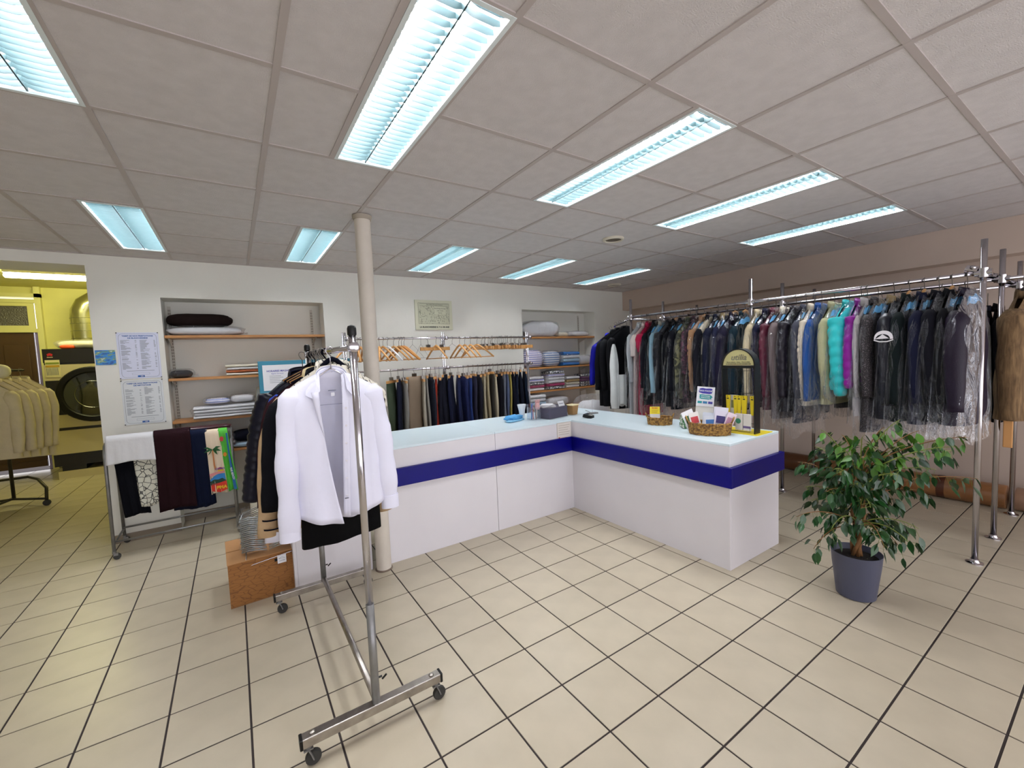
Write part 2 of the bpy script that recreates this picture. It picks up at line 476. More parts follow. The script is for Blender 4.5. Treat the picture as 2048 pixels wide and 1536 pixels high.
cp('counter_top', 2.7585, 3.443, 1.5475, 3.90, .868, HC, m_top)
cp('fascia', .27, .765, 3.14, 3.158, .725, .8675, m_white)
cp('fascia', .895, 1.867, 3.14, 3.158, .725, .8675, m_white)
cp('fascia', 1.870, 2.7565, 3.14, 3.158, .725, .8675, m_white)
cp('fascia', 2.757, 2.775, 1.547, 3.139, .725, .8675, m_white)
cp('fascia', 2.7755, 3.443, 1.547, 1.565, .725, .8675, m_white)
cp('blue_band', .25, .765, 3.112, 3.1395, .587, .725, m_blue)
cp('blue_band', .895, 2.7275, 3.112, 3.1395, .587, .725, m_blue)
cp('blue_band', 2.728, 2.7565, 1.519, 3.1395, .587, .725, m_blue)
cp('blue_band', 2.757, 3.472, 1.519, 1.5465, .587, .725, m_blue)
cp('blue_band', 3.4435, 3.472, 1.547, 1.75, .587, .725, m_blue)
no = thing('notice_sheet', 'small framed notice sheet on the counter front at the inner corner', 'notice', (2.655, 3.139, .79))
slab(-.09, .09, -.004, 0, -.085, .085).build('sheet', mat('notice_paper', '#ded8d2', .7), no)
ln = MB()
for k in range(5): ln.bb(-.07, .07 - (k % 3) * .012, -.0048, -.004, .055 - k * .022, .0575 - k * .022)
for s_ in (-1, 1): ln.bb(s_ * .088 - .001, s_ * .088 + .001, -.0048, -.004, -.083, .083); ln.bb(-.088, .088, -.0048, -.004, s_ * .083 - .001, s_ * .083 + .001)
ln.build('printed_lines', mat('notice_ink', '#8a7f6a', .7), no, kind='stuff')
lg = MB(); lg.bb(-.07, .03, -.0048, -.004, -.066, -.063); lg.bb(-.075, -.055, -.0048, -.004, -.07, -.055)
lg.build('red_mark', mat('notice_red', '#a3483c', .7), no, kind='stuff')
# ------------------------------------------------------------------ niche shelving
m_track = mat('track_white', '#cfcabf', 0.5)
m_slot = mat('track_slot', '#6b655c', 0.8)
def track(x, y, z0, z1, label):
    t = thing('shelf_track', label, 'shelf track', (x, y, 0), 0, 'slotted shelf tracks')
    slab(-.013, .013, -.010, 0, z0, z1).build('rail', m_track, t)
    s_ = MB(); z = z0 + .03
    while z < z1 - .02:
        s_.bb(-.008, -.003, -.0112, -.010, z, z + .018); s_.bb(.003, .008, -.0112, -.010, z, z + .018); z += .03
    s_.build('slots', m_slot, t, kind='stuff')
track(-.485, YB + .299, .5, 2.17, 'white slotted shelf track at the left of the larger niche')
track(.80, YB + .299, .5, 2.17, 'white slotted shelf track at the right of the larger niche')
track(4.90, YB + .249, .5, 2.17, 'white slotted shelf track in the smaller niche')
def shelf(x0, x1, z, depth, label, xb):
    t = thing('wall_shelf', label, 'shelf', (x0, YB, z), 0, 'wooden niche shelves')
    slab(.004, x1 - x0 - .004, .003, depth - .014, -.025, 0).build('board', m_shelf, t, bevel=.002)
    for x in xb:
        br = MB()
        br.add([(x - x0 - .003, depth - .014, -.026), (x - x0 - .003, .05, -.026), (x - x0 - .003, .05, -.034), (x - x0 - .003, depth - .014, -.10),
                (x - x0 + .003, depth - .014, -.026), (x - x0 + .003, .05, -.026), (x - x0 + .003, .05, -.034), (x - x0 + .003, depth - .014, -.10)],
               [(0, 1, 2, 3), (7, 6, 5, 4), (0, 4, 5, 1), (1, 5, 6, 2), (2, 6, 7, 3), (3, 7, 4, 0)])
        br.build('bracket', m_track, t)
    return t
for z, l in ((1.868, 'top wooden shelf of the larger niche, under the brown cushion'), (1.460, 'second wooden shelf of the larger niche, with folded towels'),
             (1.052, 'third wooden shelf of the larger niche, under the bagged white linen'), (.722, 'lowest wooden shelf of the larger niche, behind the trouser rack')):
    shelf(-.515, .885, z, .30, l, (-.485, .80))
for z, l in ((1.815, 'top wooden shelf of the smaller niche, under the white quilt'), (1.352, 'second shelf of the smaller niche, full of bagged laundry'),
             (.995, 'third shelf of the smaller niche, under colourful bagged laundry'), (.72, 'lowest shelf of the smaller niche, behind the counter top')):
    shelf(3.58, 5.04, z, .25, l, (4.90,))

# soft things: pillows, folded linen, bags
def blob(m_, w, d, h, name, parent, loc, seed=0, amp=.12, pw=.55, top=.6, nu=28, nv=12, rz=0, layers=0):
    """cushion-like closed form, flat underneath"""
    rr = random.Random(seed); ph = [rr.uniform(0, 6.28) for _ in range(8)]
    def fn(u, v):
        th = 2 * PI * u; la = -PI / 2 + PI * v
        c, s = math.cos(th), math.sin(th)
        sc_ = lambda a_, p_: math.copysign(abs(a_) ** p_, a_)
        cl = sc_(math.cos(la), pw); sl = sc_(math.sin(la), .8)
        k = 1 + amp * (.5 * math.sin(3 * th + ph[0]) * math.sin(5 * la + ph[1]) + .35 * math.sin(7 * th + ph[2] + 3 * la) + .25 * math.sin(11 * th + ph[3]) * math.cos(4 * la + ph[4]))
        x = w / 2 * sc_(c, pw) * cl * k; y = d / 2 * sc_(s, pw) * cl * (1 + (k - 1) * .6)
        z = h / 2 + h / 2 * sl * (1 + amp * .5 * math.sin(4 * th + ph[5]) * math.cos(la))
        if layers: 
            x *= 1 + .02 * math.cos(2 * PI * layers * z / h); y *= 1 + .02 * math.cos(2 * PI * layers * z / h)
        return (x, y, max(z, 0.0))
    return MB().grid(fn, nu, nv, closeu=True).build(name, m_, parent, smooth=True, loc=loc)
def folded(m_, w, d, h, n, name, parent, loc, seed=0):
    """a pile of n folded layers with rounded front folds, one mesh part per layer"""
    rr = random.Random(seed); lh = h / n
    for k in range(n):
        mm = m_[k % len(m_)] if isinstance(m_, (list, tuple)) else m_
        ww = w * rr.uniform(.95, 1.0); dd = d * rr.uniform(.93, 1.0); ox = rr.uniform(-.004, .004)
        def fn(u, v, ww=ww, dd=dd, ox=ox):
            th = 2 * PI * u
            y = dd / 2 * math.copysign(abs(math.cos(th)) ** .35, math.cos(th)); z = lh / 2 + lh / 2 * .98 * math.copysign(abs(math.sin(th)) ** .8, math.sin(th))
            x = (v - .5) * ww + ox
            return (x, y + .003 * math.sin(9 * v + k), z + .0015 * math.sin(11 * v + k * 2))
        b_ = MB().grid(fn, 16, 7, closeu=True)
        b_.f.append(tuple(reversed(range(16)))); b_.f.append(tuple(6 * 16 + q for q in range(16)))
        b_.build(name, mm, parent, auto=True, loc=(loc[0], loc[1], loc[2] + k * lh))
def soft(name, label, cat, x, y, z, w, d, h, m_, bag=False, seed=0, kind='blob', n=3, group=None, amp=.12, rz=0, lname='layer'):
    t = thing(name, label, cat, (x, y, z), rz, group)
    if kind == 'blob': blob(m_, w, d, h, 'body', t, (0, 0, 0), seed, amp)
    else: folded(m_, w, d, h, n, lname, t, (0, 0, 0), seed)
    if bag:
        blob(m_bag, w + .03, d + .012, h + .015, 'plastic_bag', t, (0, 0, 0), seed + 5, .10, pw=.4, nu=36, nv=14)
        e = MB()
        rr = random.Random(seed)
        def fl_(u, v): return (w / 2 + .012 + .035 * v, (u - .5) * .10, h * .3 + .012 * math.sin(9 * u + seed) * v)
        e.grid(fl_, 8, 4).build('bag_end', m_bag, t, smooth=True)
    return t
m_brown = mat('brown_velvet', '#1b110f', 0.9, bump=.2, bscale=90, spec=.1)
m_linen = mat('white_linen', '#dcdde0', 0.85, bump=.25, bscale=25)
m_cream = mat('cream_linen', '#e2dcc8', 0.85, bump=.2, bscale=25)
m_navy = mat('navy_cloth', '#070816', 0.9, bump=.2, bscale=150, spec=.12)
m_ltb = mat('light_blue_linen', '#a9c6dc', 0.85, bump=.2, bscale=40)
YS = YB + .15
soft('cushion', 'dark brown cushion lying on a bagged white cloth on the top shelf', 'cushion', -.235, YS, 1.955, .54, .24, .13, m_brown, seed=2, amp=.05)
soft('bagged_linen', 'flat white linen in clear plastic under the dark brown cushion', 'linen', -.19, YS - .01, 1.869, .60, .26, .082, m_linen, True, 3, amp=.10)
soft('bagged_garment', 'black garment in plastic at the left end of the second shelf', 'garment', -.42, YS, 1.461, .17, .22, .075, m_navy, True, 4)
soft('folded_towels', 'folded cream towel and blue white striped ones with orange edge on the second shelf', 'towels', .12, YS - .02, 1.461, .36, .24, .11,
     [two_tone('striped_towel', '#b9dbe2', '#e8e4da', scale=9, kind='wave', thr=.5, soft=.05), mat('orange_edge', '#a85b33', .8), m_linen, m_cream], False, 5, 'fold', 4)
soft('bagged_linen', 'large pile of folded white linen in clear plastic on the third shelf', 'linen', -.07, YS - .06, 1.053, .56, .24, .115, m_linen, True, 6, 'fold', 4)
soft('bagged_shirts', 'small bag of blue and violet striped folded shirts on top of the white linen pile', 'shirts', -.15, YS - .05, 1.186, .20, .20, .055,
     two_tone('violet_stripe', '#9aa7d8', '#e4e2ea', scale=14, kind='wave', thr=.5, soft=.08), True, 7)
soft('bagged_shirts', 'small bag of white folded shirts beside the beige monitor', 'shirts', .06, YS - .04, 1.186, .20, .20, .07, m_linen, True, 8)
soft('folded_clothes', 'pile of folded dark navy clothes on the lowest shelf behind the trouser rack', 'clothes', .10, YS - .03, .775, .30, .22, .12, m_navy, False, 9)
soft('bagged_cloth', 'light blue bagged cloth under the navy pile on the lowest shelf', 'cloth', .09, YS - .04, .723, .28, .22, .05, m_ltb, True, 10)
soft('bagged_clothes', 'maroon and white striped bagged clothes on the lowest shelf, behind the trouser rack upright', 'clothes', -.12, YS - .03, .723, .18, .22, .15,
     two_tone('maroon_stripe', '#4a1c2c', '#c9c2c4', scale=7, kind='wave', thr=.62, soft=.05), True, 11)
# smaller niche
Y2 = YB + .12
pat = two_tone('zigzag_cloth', '#2f3540', '#cfd0d0', scale=26, kind='voronoi', thr=.12, soft=.03)
stripe1 = two_tone('stripe_violet', '#8d8fc4', '#e6e0e4', scale=10, kind='wave', thr=.5, soft=.1)
stripe2 = two_tone('stripe_blue', '#5e7fb0', '#dfe2e6', scale=9, kind='wave', thr=.45, soft=.1)
magenta = mat('magenta_cloth', '#a3265c', .85, bump=.2); purple = mat('purple_cloth', '#5f1e5a', .85, bump=.2)
bluec = mat('blue_cloth', '#2f6db4', .85, bump=.2)
L2 = [('bagged_quilt', 'big white quilt in plastic on the top shelf of the smaller niche', 'quilt', 3.98, Y2, 1.816, .66, .22, .235, m_linen, 21),
      ('crumpled_cloth', 'crumpled cream cloth straps beside the white quilt', 'cloth', 4.42, Y2, 1.816, .20, .14, .07, m_cream, 22),
      ('bagged_linen', 'flat bagged white linen at the right of the top shelf in the smaller niche', 'linen', 4.76, Y2, 1.816, .38, .20, .08, m_linen, 23),
      ('bagged_laundry', 'violet striped laundry in plastic at the left of the second shelf', 'laundry', 3.79, Y2 - .02, 1.353, .34, .22, .26, stripe1, 24),
      ('bagged_laundry', 'blue striped laundry in plastic in the middle of the second shelf', 'laundry', 4.16, Y2, 1.353, .32, .20, .24, stripe2, 25),
      ('bagged_laundry', 'blue and white laundry in a bulging bag, right of the middle of the second shelf', 'laundry', 4.52, Y2 - .02, 1.353, .34, .20, .22, [bluec, m_ltb, m_linen], 26),
      ('bagged_laundry', 'small clear bag of white linen at the right end of the second shelf', 'laundry', 4.86, Y2, 1.353, .24, .18, .15, m_linen, 27),
      ('bagged_laundry', 'magenta, white and patterned laundry at the left of the third shelf', 'laundry', 3.80, Y2, .996, .34, .20, .22, [m_linen, magenta, pat, stripe1], 28),
      ('bagged_laundry', 'tall bag of pink and white laundry in the middle of the third shelf', 'laundry', 4.20, Y2 - .02, .996, .32, .20, .29, [pat, magenta, m_linen, m_linen, stripe1], 29),
      ('bagged_laundry', 'white and ochre laundry in plastic, right of the tall pink bag', 'laundry', 4.56, Y2, .996, .28, .18, .18, [m_linen, m_cream, mat('ochre_cloth', '#a78b52', .85)], 30),
      ('bagged_laundry', 'purple cloth over black and white patterned linen at the right of the third shelf', 'laundry', 4.86, Y2, .996, .26, .18, .20, [pat, pat, purple, purple], 31),
      ('bagged_laundry', 'light blue and white folded laundry at the left of the lowest shelf', 'laundry', 3.80, Y2 - .02, .721, .32, .22, .22, [m_linen, m_ltb, m_linen], 32),
      ('bagged_laundry', 'white bagged linen in the middle of the lowest shelf behind the dark printer', 'laundry', 4.25, Y2, .721, .45, .20, .15, m_linen, 33)]
for (nm, lb, ct, x, y, z, w_, d_, h_, mm, sd) in L2:
    if isinstance(mm, list): soft(nm, lb, ct, x, y, z, w_, d_, h_, mm, True, sd, 'fold', len(mm) + 1, group='laundry in the smaller niche')
    else: soft(nm, lb, ct, x, y, z, w_, d_, h_, mm, True, sd, group='laundry in the smaller niche')
t = thing('laundry_bag', 'large clear bag of pale linen standing behind the counter by the clothes rail', 'bag', (4.32, 4.45, 0))
blob(m_linen, .50, .42, .86, 'linen', t, (0, 0, 0), 41, .08)
blob(m_bag, .58, .50, .95, 'plastic_bag', t, (0, 0, 0), 42, .10)

# ------------------------------------------------------------------ price lists, postcard, framed print
def price_list(z0, z1, title1, title2, tint, label, seed, rot=0.0):
    p = thing('price_list', label, 'poster', (-.70, YB, (z0 + z1) / 2), 0, 'price lists on the wall')
    W, H = .292, z1 - z0
    slab(-W / 2, W / 2, -.004, -.001, -H / 2, H / 2).build('sheet', mat('poster_sheet', tint, .35), p)
    # rounded border line
    br = MB(); r_ = .03; pts = []
    w2, h2 = W / 2 - .015, H / 2 - .012
    for cx, cz, a0 in ((w2 - r_, h2 - r_, 0), (-w2 + r_, h2 - r_, 90), (-w2 + r_, -h2 + r_, 180), (w2 - r_, -h2 + r_, 270)):
        for k in range(6): a_ = R(a0 + 18 * k); pts.append((cx + r_ * math.cos(a_), -.0045, cz + r_ * math.sin(a_)))
    pts.append(pts[0]); br.tube(pts, .0008, 4)
    br.build('border_line', m_ink, p)
    text('title', title1, .0165, m_inkb, p, (0, -.0046, H / 2 - .032), bold=.0006)
    text('title', title2, .0165, m_inkb, p, (0, -.0046, H / 2 - .051), bold=.0006)
    rr = random.Random(seed); ln = MB()
    for c in (0, 1):
        x = -W / 2 + .025 + c * .132; z = H / 2 - .072
        while z > -H / 2 + .085:
            if rr.random() < .88:
                wd = rr.uniform(.02, .07); ln.bb(x, x + wd, -.0046, -.004, z, z + .0026)
                if rr.random() < .8: ln.bb(x + .098, x + .098 + rr.uniform(.008, .014), -.0046, -.004, z, z + .0026)
            z -= .0068
    ln.bb(-W / 2 + .05, W / 2 - .05, -.0046, -.004, -H / 2 + .068, -H / 2 + .071)
    ln.build('printed_lines', m_ink, p, kind='stuff')
    bx = MB(); 
    for s_ in (-1, 1): bx.bb(-.06, .06, -.0046, -.004, -H / 2 + .042 + s_ * .008, -H / 2 + .043 + s_ * .008); bx.bb(s_ * .06 - .0005, s_ * .06 + .0005, -.0046, -.004, -H / 2 + .034, -H / 2 + .051)
    bx.build('note_box', m_ink, p)
    slab(-.024, .024, -.0052, -.004, -H / 2 + .012, -H / 2 + .028).build('blue_badge', m_inkb, p)
    text('badge_text', 'GMV', .010, m_paper, p, (.006, -.0056, -H / 2 + .020), bold=.0003)
    for sx_ in (-1, 1):
        for sz_ in (-1, 1):
            MB().cyl((sx_ * (W / 2 - .004), -.012, sz_ * (H / 2 - .004)), (sx_ * (W / 2 - .004), -.003, sz_ * (H / 2 - .004)), .0045, n=8).build('pin', m_black, p)
    return p
price_list(1.478, 1.895, 'TARIF DE NOS PRESTATIONS', 'DE BLANCHISSERIE', '#d8dcf0', 'upper white price list for laundry pinned to the wall', 1)
price_list(1.060, 1.465, 'TARIF DE NOS PRESTATIONS', 'DE NETTOYAGE', '#dce0e2', 'lower white price list for cleaning pinned below the other one', 2)
pc = thing('postcard', 'small blue and white abstract postcard on the wall edge beside the price lists', 'postcard', (-.927, YB, 1.676))
def water_mat():
    mt = bpy.data.materials.new('water_print'); mt.use_nodes = True
    nt = mt.node_tree; N = nt.nodes; L = nt.links; b = N['Principled BSDF']; b.inputs['Roughness'].default_value = .3
    tc = N.new('ShaderNodeTexCoord'); mp = N.new('ShaderNodeMapping'); mp.inputs['Scale'].default_value = (10, 10, 28)
    t_ = N.new('ShaderNodeTexNoise'); t_.inputs['Scale'].default_value = 1.6; t_.inputs['Detail'].default_value = 4
    cr = N.new('ShaderNodeValToRGB'); e = cr.color_ramp.elements
    e[0].position = .3; e[0].color = lin('#0b1d3a'); e[1].position = .72; e[1].color = lin('#dfeaf2')
    for p_, c_ in ((.42, '#1b5fae'), (.50, '#2a8ad0'), (.58, '#6f8f4a')): n_ = e.new(p_); n_.color = lin(c_)
    L.new(tc.outputs['Object'], mp.inputs['Vector']); L.new(mp.outputs['Vector'], t_.inputs['Vector']); L.new(t_.outputs['Fac'], cr.inputs['Fac']); L.new(cr.outputs['Color'], b.inputs['Base Color'])
    return mt
slab(-.066, .066, -.003, -.001, -.065, .065).build('card', water_mat(), pc)
fp = thing('framed_print', 'old black and white engraving print of a laundry hanging on the back wall', 'picture', (2.197, YB, 2.104))
slab(-.254, .254, -.016, -.001, -.188, .188).build('board', mat('print_board', '#d4d4bc', .6), fp, bevel=.002)
slab(-.212, .212, -.0168, -.016, -.112, .150).build('engraving_ground', mat('print_ground', '#c6c7ae', .7), fp)
text('caption', 'LA BLANCHISSERIE IL Y A 100 ANS', .0265, m_inkd, fp, (0, -.0165, -.152), bold=.0012)
text('banner', 'MACHINES SPECIALES POUR LE', .016, m_inkd, fp, (.01, -.0172, .130))
slab(.005, .160, -.0176, -.0168, .012, .108).build('sign_panel', mat('print_panel', '#cfd0b8', .7), fp)
text('sign_text', 'Blanchissage du Linge', .018, m_inkd, fp, (.083, -.018, .085))
text('sign_text', 'USINE - ATELIER', .012, m_inkd, fp, (.083, -.018, .056))
text('sign_text', 'Repassage', .013, m_inkd, fp, (.083, -.018, .030))
rr = random.Random(8); en = MB()
for k in range(230):
    x = rr.uniform(-.205, .205); z = rr.uniform(-.108, .108)
    if x > 0 and x < .165 and z > .005: continue
    if rr.random() < .5: en.bb(x, min(x + rr.uniform(.004, .022), .21), -.0173, -.0168, z, z + rr.uniform(.001, .004))
    else: en.bb(x, x + rr.uniform(.001, .004), -.0173, -.0168, z, min(z + rr.uniform(.005, .03), .112))
for s_ in (-1, 1): en.bb(-.212, .212, -.0173, -.0168, .019 + s_ * .131 - .001, .019 + s_ * .131 + .001); en.bb(s_ * .211 - .001, s_ * .211 + .001, -.0173, -.0168, -.112, .150)
en.bb(-.19, .2, -.0173, -.0168, .116, .118); en.bb(-.19, .2, -.0173, -.0168, .143, .145)
en.build('engraved_marks', m_inkd, fp, kind='stuff')

# teal-framed panel standing in front of the niche, beige monitor on the shelf
m_teal = mat('teal_frame', '#2f7d96', .5)
tb = thing('display_board', 'teal-framed display board with white printed sheets behind the rolling clothes rack', 'board', (.645, 4.78, 0))
slab(-.44, .44, -.015, .015, .25, 1.59).build('board', m_teal, tb, bevel=.003)
slab(-.405, .405, -.018, -.015, 1.30, 1.55).build('sheet', m_paper, tb)
slab(-.405, .405, -.018, -.015, .62, 1.28).build('sheet', mat('paper_cool', '#d5dbe0', .6), tb)
text('heading', 'HORAIRES MAGASIN', .024, mat('ink_violet', '#3d3f9c', .6), tb, (-.26, -.0186, 1.49), bold=.0006)
text('heading', 'Agent Services', .018, mat('ink_violet2', '#6a6cb4', .6), tb, (-.28, -.0186, 1.465))
ln = MB()
for k in range(5): ln.bb(-.35, -.35 + (.10, .12, .09, .22, .13)[k], -.0186, -.018, 1.44 - k * .016, 1.443 - k * .016)
for k in range(4): ln.bb(-.31, -.22, -.0186, -.018, 1.24 - k * .03, 1.244 - k * .03)
ln.bb(-.37, -.36, -.0186, -.018, 1.13, 1.25); ln.bb(-.33, -.325, -.0186, -.018, 1.13, 1.25); ln.bb(-.37, -.32, -.0186, -.018, 1.12, 1.135)
ln.build('printed_lines', m_ink, tb, kind='stuff')
for s_ in (-1, 1): slab(s_ * .36 - .02, s_ * .36 + .02, -.16, .16, 0, .02).build('foot', m_teal, tb); slab(s_ * .36 - .012, s_ * .36 + .012, -.012, .012, .02, .25).build('leg', m_teal, tb)
bm_ = thing('monitor', 'old beige monitor tilted on the third shelf beside the white linen', 'monitor', (.28, YB + .12, 1.053), R(-25))
m_beige = mat('beige_plastic', '#d9d4bf', .5)
b_ = MB(); b_.box(0, .03, .155, .26, .10, .24, Matrix.Rotation(R(-14), 4, 'X'), taper=.9); b_.build('case', m_beige, bm_, bevel=.008)
MB().box(0, -.024, .155, .21, .006, .19, Matrix.Rotation(R(-14), 4, 'X')).build('screen', mat('screen_white', '#cdd4d0', .3), bm_)
MB().box(0, 0, .012, .20, .16, .024).build('foot', m_black, bm_)

# ------------------------------------------------------------------ hanger rails at the back
def rail_frame(label):
    t = thing('clothes_rail', label, 'clothes rail', (1.0, 4.7, 0))
    for x in (0, 1.13, 2.37):
        p = MB(); p.cyl((x - .012, 0, 0), (x - .012, 0, 1.86), .009, n=10); p.build('post', m_chrome, t, smooth=True)
        p = MB(); p.cyl((x + .012, 0, 0), (x + .012, 0, 1.86), .009, n=10); p.build('post', m_chrome, t, smooth=True)
        for z in (1.79, 1.435):
            c = MB(); c.lathe([(.012, -.03), (.022, -.02), (.022, .02), (.012, .03)], 12, M=Matrix.Translation((x + .035, -.02, z)) @ Matrix.Rotation(PI / 2, 4, 'X')); c.build('clamp', m_chrome, t, smooth=True)
        MB().lathe([(.035, 0), (.035, .006), (.012, .012)], 14, c=(x, 0, 0)).build('foot', m_chrome, t)
    for z in (1.79, 1.435): MB().cyl((0, -.02, z), (2.40, -.02, z), .011, n=12).build('rail', m_chrome, t, smooth=True)
    return t
rail_frame('two-level chrome hanger rail along the back wall')
def hook(b, h=.075, r=.0022, R_=.017, z0=0.011, ang=0):
    """hook over a rail whose centre is at the origin; stem goes down to -h"""
    pts = []
    for k in range(10):
        a_ = R(205 - 235 * k / 9)
        pts.append((math.cos(a_) * R_ * 0, math.cos(a_) * R_, math.sin(a_) * R_))
    pts = [(0, -p[1], p[2]) for p in pts]
    pts += [(0, pts[-1][1] * .4, -R_ * 1.4), (0, 0, -R_ * 2), (0, 0, -h)]
    b.tube(pts, r, 6)
def hook_x(b, h=.075, r=.0022, R_=.017):
    """hook for a rail along Y; the hanger spans X"""
    t = MB(); hook(t, h, r, R_)
    b.add([(p[1], p[0], p[2]) for p in t.v], [tuple(reversed(f)) for f in t.f])
m_hookm = mat('hook_metal', '#77726c', .3, .9)
def wood_hanger(m_=None, wide=.21, bar=True, name='wooden_hanger', label='', group=None, cat='hanger'):
    t = thing(name, label, cat, (0, 0, 0), 0, group)
    b = MB(); hook(b, h=.09); b.build('hook', m_hookm, t, smooth=True)
    mm = m_ or m_wood
    a_ = MB()
    for s_ in (-1, 1):
        pts = [(0, 0, -.088), (0, s_ * .04, -.105), (0, s_ * .12, -.165), (0, s_ * wide, -.245)]
        a_.tube(pts, [.012, .012, .011, .010], 8)
    a_.build('shoulder', mm, t, smooth=True)
    if bar:
        MB().cyl((0, -wide + .015, -.240), (0, wide - .015, -.240), .006, n=8).build('bar', mm, t, smooth=True)
    return t
def clamp_hanger(label='', group=None, m_=None):
    t = thing('clamp_hanger', label, 'hanger', (0, 0, 0), 0, group)
    b = MB(); hook(b, h=.10); b.build('hook', m_hookm, t, smooth=True)
    MB().box(0, 0, -.125, .018, .23, .04).build('clamp_bar', m_ or m_wood, t, bevel=.003)
    c = MB(); c.box(0, 0, -.092, .024, .05, .03); c.tube([(0, -.03, -.10), (.012, 0, -.07), (0, .03, -.10)], .002, 5); c.build('spring_clip', m_hookm, t)
    return t
def wire_hanger(label='', group=None):
    t = thing('wire_hanger', label, 'hanger', (0, 0, 0), 0, group)
    b = MB(); hook(b, r=.0015); b.build('hook', m_hookm, t, smooth=True)
    MB().tube([(0, 0, -.07), (0, -.05, -.10), (0, -.20, -.22), (0, -.20, -.228), (0, .20, -.228), (0, .20, -.22), (0, .05, -.10), (0, 0, -.07)], .0014, 5).build('wire_frame', m_hookm, t, smooth=True)
    return t
ZR = 1.79
G1 = 'hangers on the upper back rail'
RX = lambda x: (x, 4.68, ZR)
wood_hanger(label='wooden hanger seen broadside on the upper back rail by its left post', group=G1)
h0 = bpy.data.objects['wooden_hanger']; h0.location = RX(1.03); h0.rotation_euler = (0, 0, R(-62))
wl_ = 'wooden hanger hanging edge-on from the left half of the upper back rail'
lst = [(1.13, -8), (1.16, 6), (1.19, -3), (1.22, 10), (1.33, 22), (1.36, -18), (1.40, 25)]
for k, (x, a_) in enumerate(lst): copy_tree(h0, None, RX(x), R(a_), wl_)
wh = wood_hanger(mat('white_hanger', '#e2e2e4', .5), bar=True, name='plastic_hanger', label='white hanger between wooden ones on the upper back rail', group=G1)
wh.location = RX(1.45); wh.rotation_euler = (0, 0, R(28))
for x, a_ in ((1.52, 30), (1.58, 26), (1.64, 34)): copy_tree(h0, None, RX(x), R(a_), wl_)
dh = wood_hanger(mat('orange_wood', '#b06f22', .4), wide=.22, name='wooden_hanger', label='broad orange-brown wooden hanger right of the white one', group=G1); dh.location = RX(1.61); dh.rotation_euler = (0, 0, R(38))
w0 = wire_hanger('thin wire hanger hanging between the wooden hangers and the clamp bars', G1); w0.location = RX(1.74); w0.rotation_euler = (0, 0, R(15))
w1 = copy_tree(w0, None, RX(1.84), R(2), 'single wire hanger hanging edge-on left of the clamp bars')
c0 = clamp_hanger('clamp hanger with a long wooden bar seen broadside, left of the middle post', G1); c0.location = RX(1.93); c0.rotation_euler = (0, 0, R(-74))
c1 = copy_tree(c0, None, RX(2.10), R(-80), 'clamp hanger with a wooden bar seen broadside, at the middle post')
copy_tree(h0, None, RX(2.03), R(12), 'single wooden hanger between the two broadside clamp bars')
copy_tree(w0, None, RX(2.24), R(28), 'thin wire hanger just right of the middle post')
for k, (x, a_) in enumerate(((2.34, 10), (2.41, 14), (2.49, 8))): copy_tree(h0, None, RX(x), R(a_), 'pale wooden hanger, one of three edge-on right of the middle post')
copy_tree(h0, None, RX(2.58), R(52), 'wooden hanger seen half broadside, left of the packed clamp hangers')
for k in range(26):
    copy_tree(c0, None, (2.66 + k * .0262, 4.68 + random.Random(k).uniform(-.03, .03), ZR + random.Random(k + 9).uniform(-.012, .004)), R(random.Random(k).uniform(-24, 24) + (38 if k % 5 == 0 else 0)), 'clamp hanger in the packed row at the right end of the upper back rail')

# trousers on the lower rail
def trousers(x, col, w_=.20, th=.035, L=.66, rz=0, label='', group=None, wob=0, two=False, name='hanging_trousers', cat='trousers', mm=None, seed=0, tip=0):
    rr0 = random.Random(seed + 50); rz += rr0.uniform(-9, 9)
    t = thing(name, label, cat, (x, 4.68, 1.435), R(rz), group)
    b = MB(); hook(b, h=.10); b.build('hook', m_hookm, t, smooth=True)
    rr = random.Random(seed); ph = rr.uniform(0, 6)
    mm = mm or mat('trouser_cloth', col, .9, bump=.15, bscale=160, var=.05, spec=.15)
    dz0 = rr0.uniform(-.02, .025); w_ *= rr0.uniform(.9, 1.1)
    def fn(u, v):
        a_ = 2 * PI * u
        z = -.105 + dz0 - v * (L + dz0)
        tk = th / 2 * (.55 + .6 * min(1, v * 5)) * (1 + .15 * math.sin(6 * v + ph))
        y = (w_ / 2) * (1 - .08 * v) * math.copysign(abs(math.cos(a_)) ** .6, math.cos(a_)) + .008 * math.sin(3 * v + ph)
        x_ = tk * math.copysign(abs(math.sin(a_)) ** .7, math.sin(a_)) * (1 + .35 * math.cos(3 * a_ + ph) * v) + .006 * math.sin(5 * v + ph)
        return (x_, y, z)
    MB().box(0, 0, -.118 + dz0, .022, w_ + .02, .03).build('clamp_bar', m_wood, t, bevel=.003)
    MB().box(0, 0, -.085 + dz0, .03, .05, .035).build('spring_clip', m_hookm, t)
    g_ = MB().grid(fn, 24, 14, closeu=True)
    g_.f.append(tuple(13 * 24 + k for k in range(24))); g_.f.append(tuple(reversed(range(24))))
    g_.build('cloth', mm, t, smooth=True)
    return t
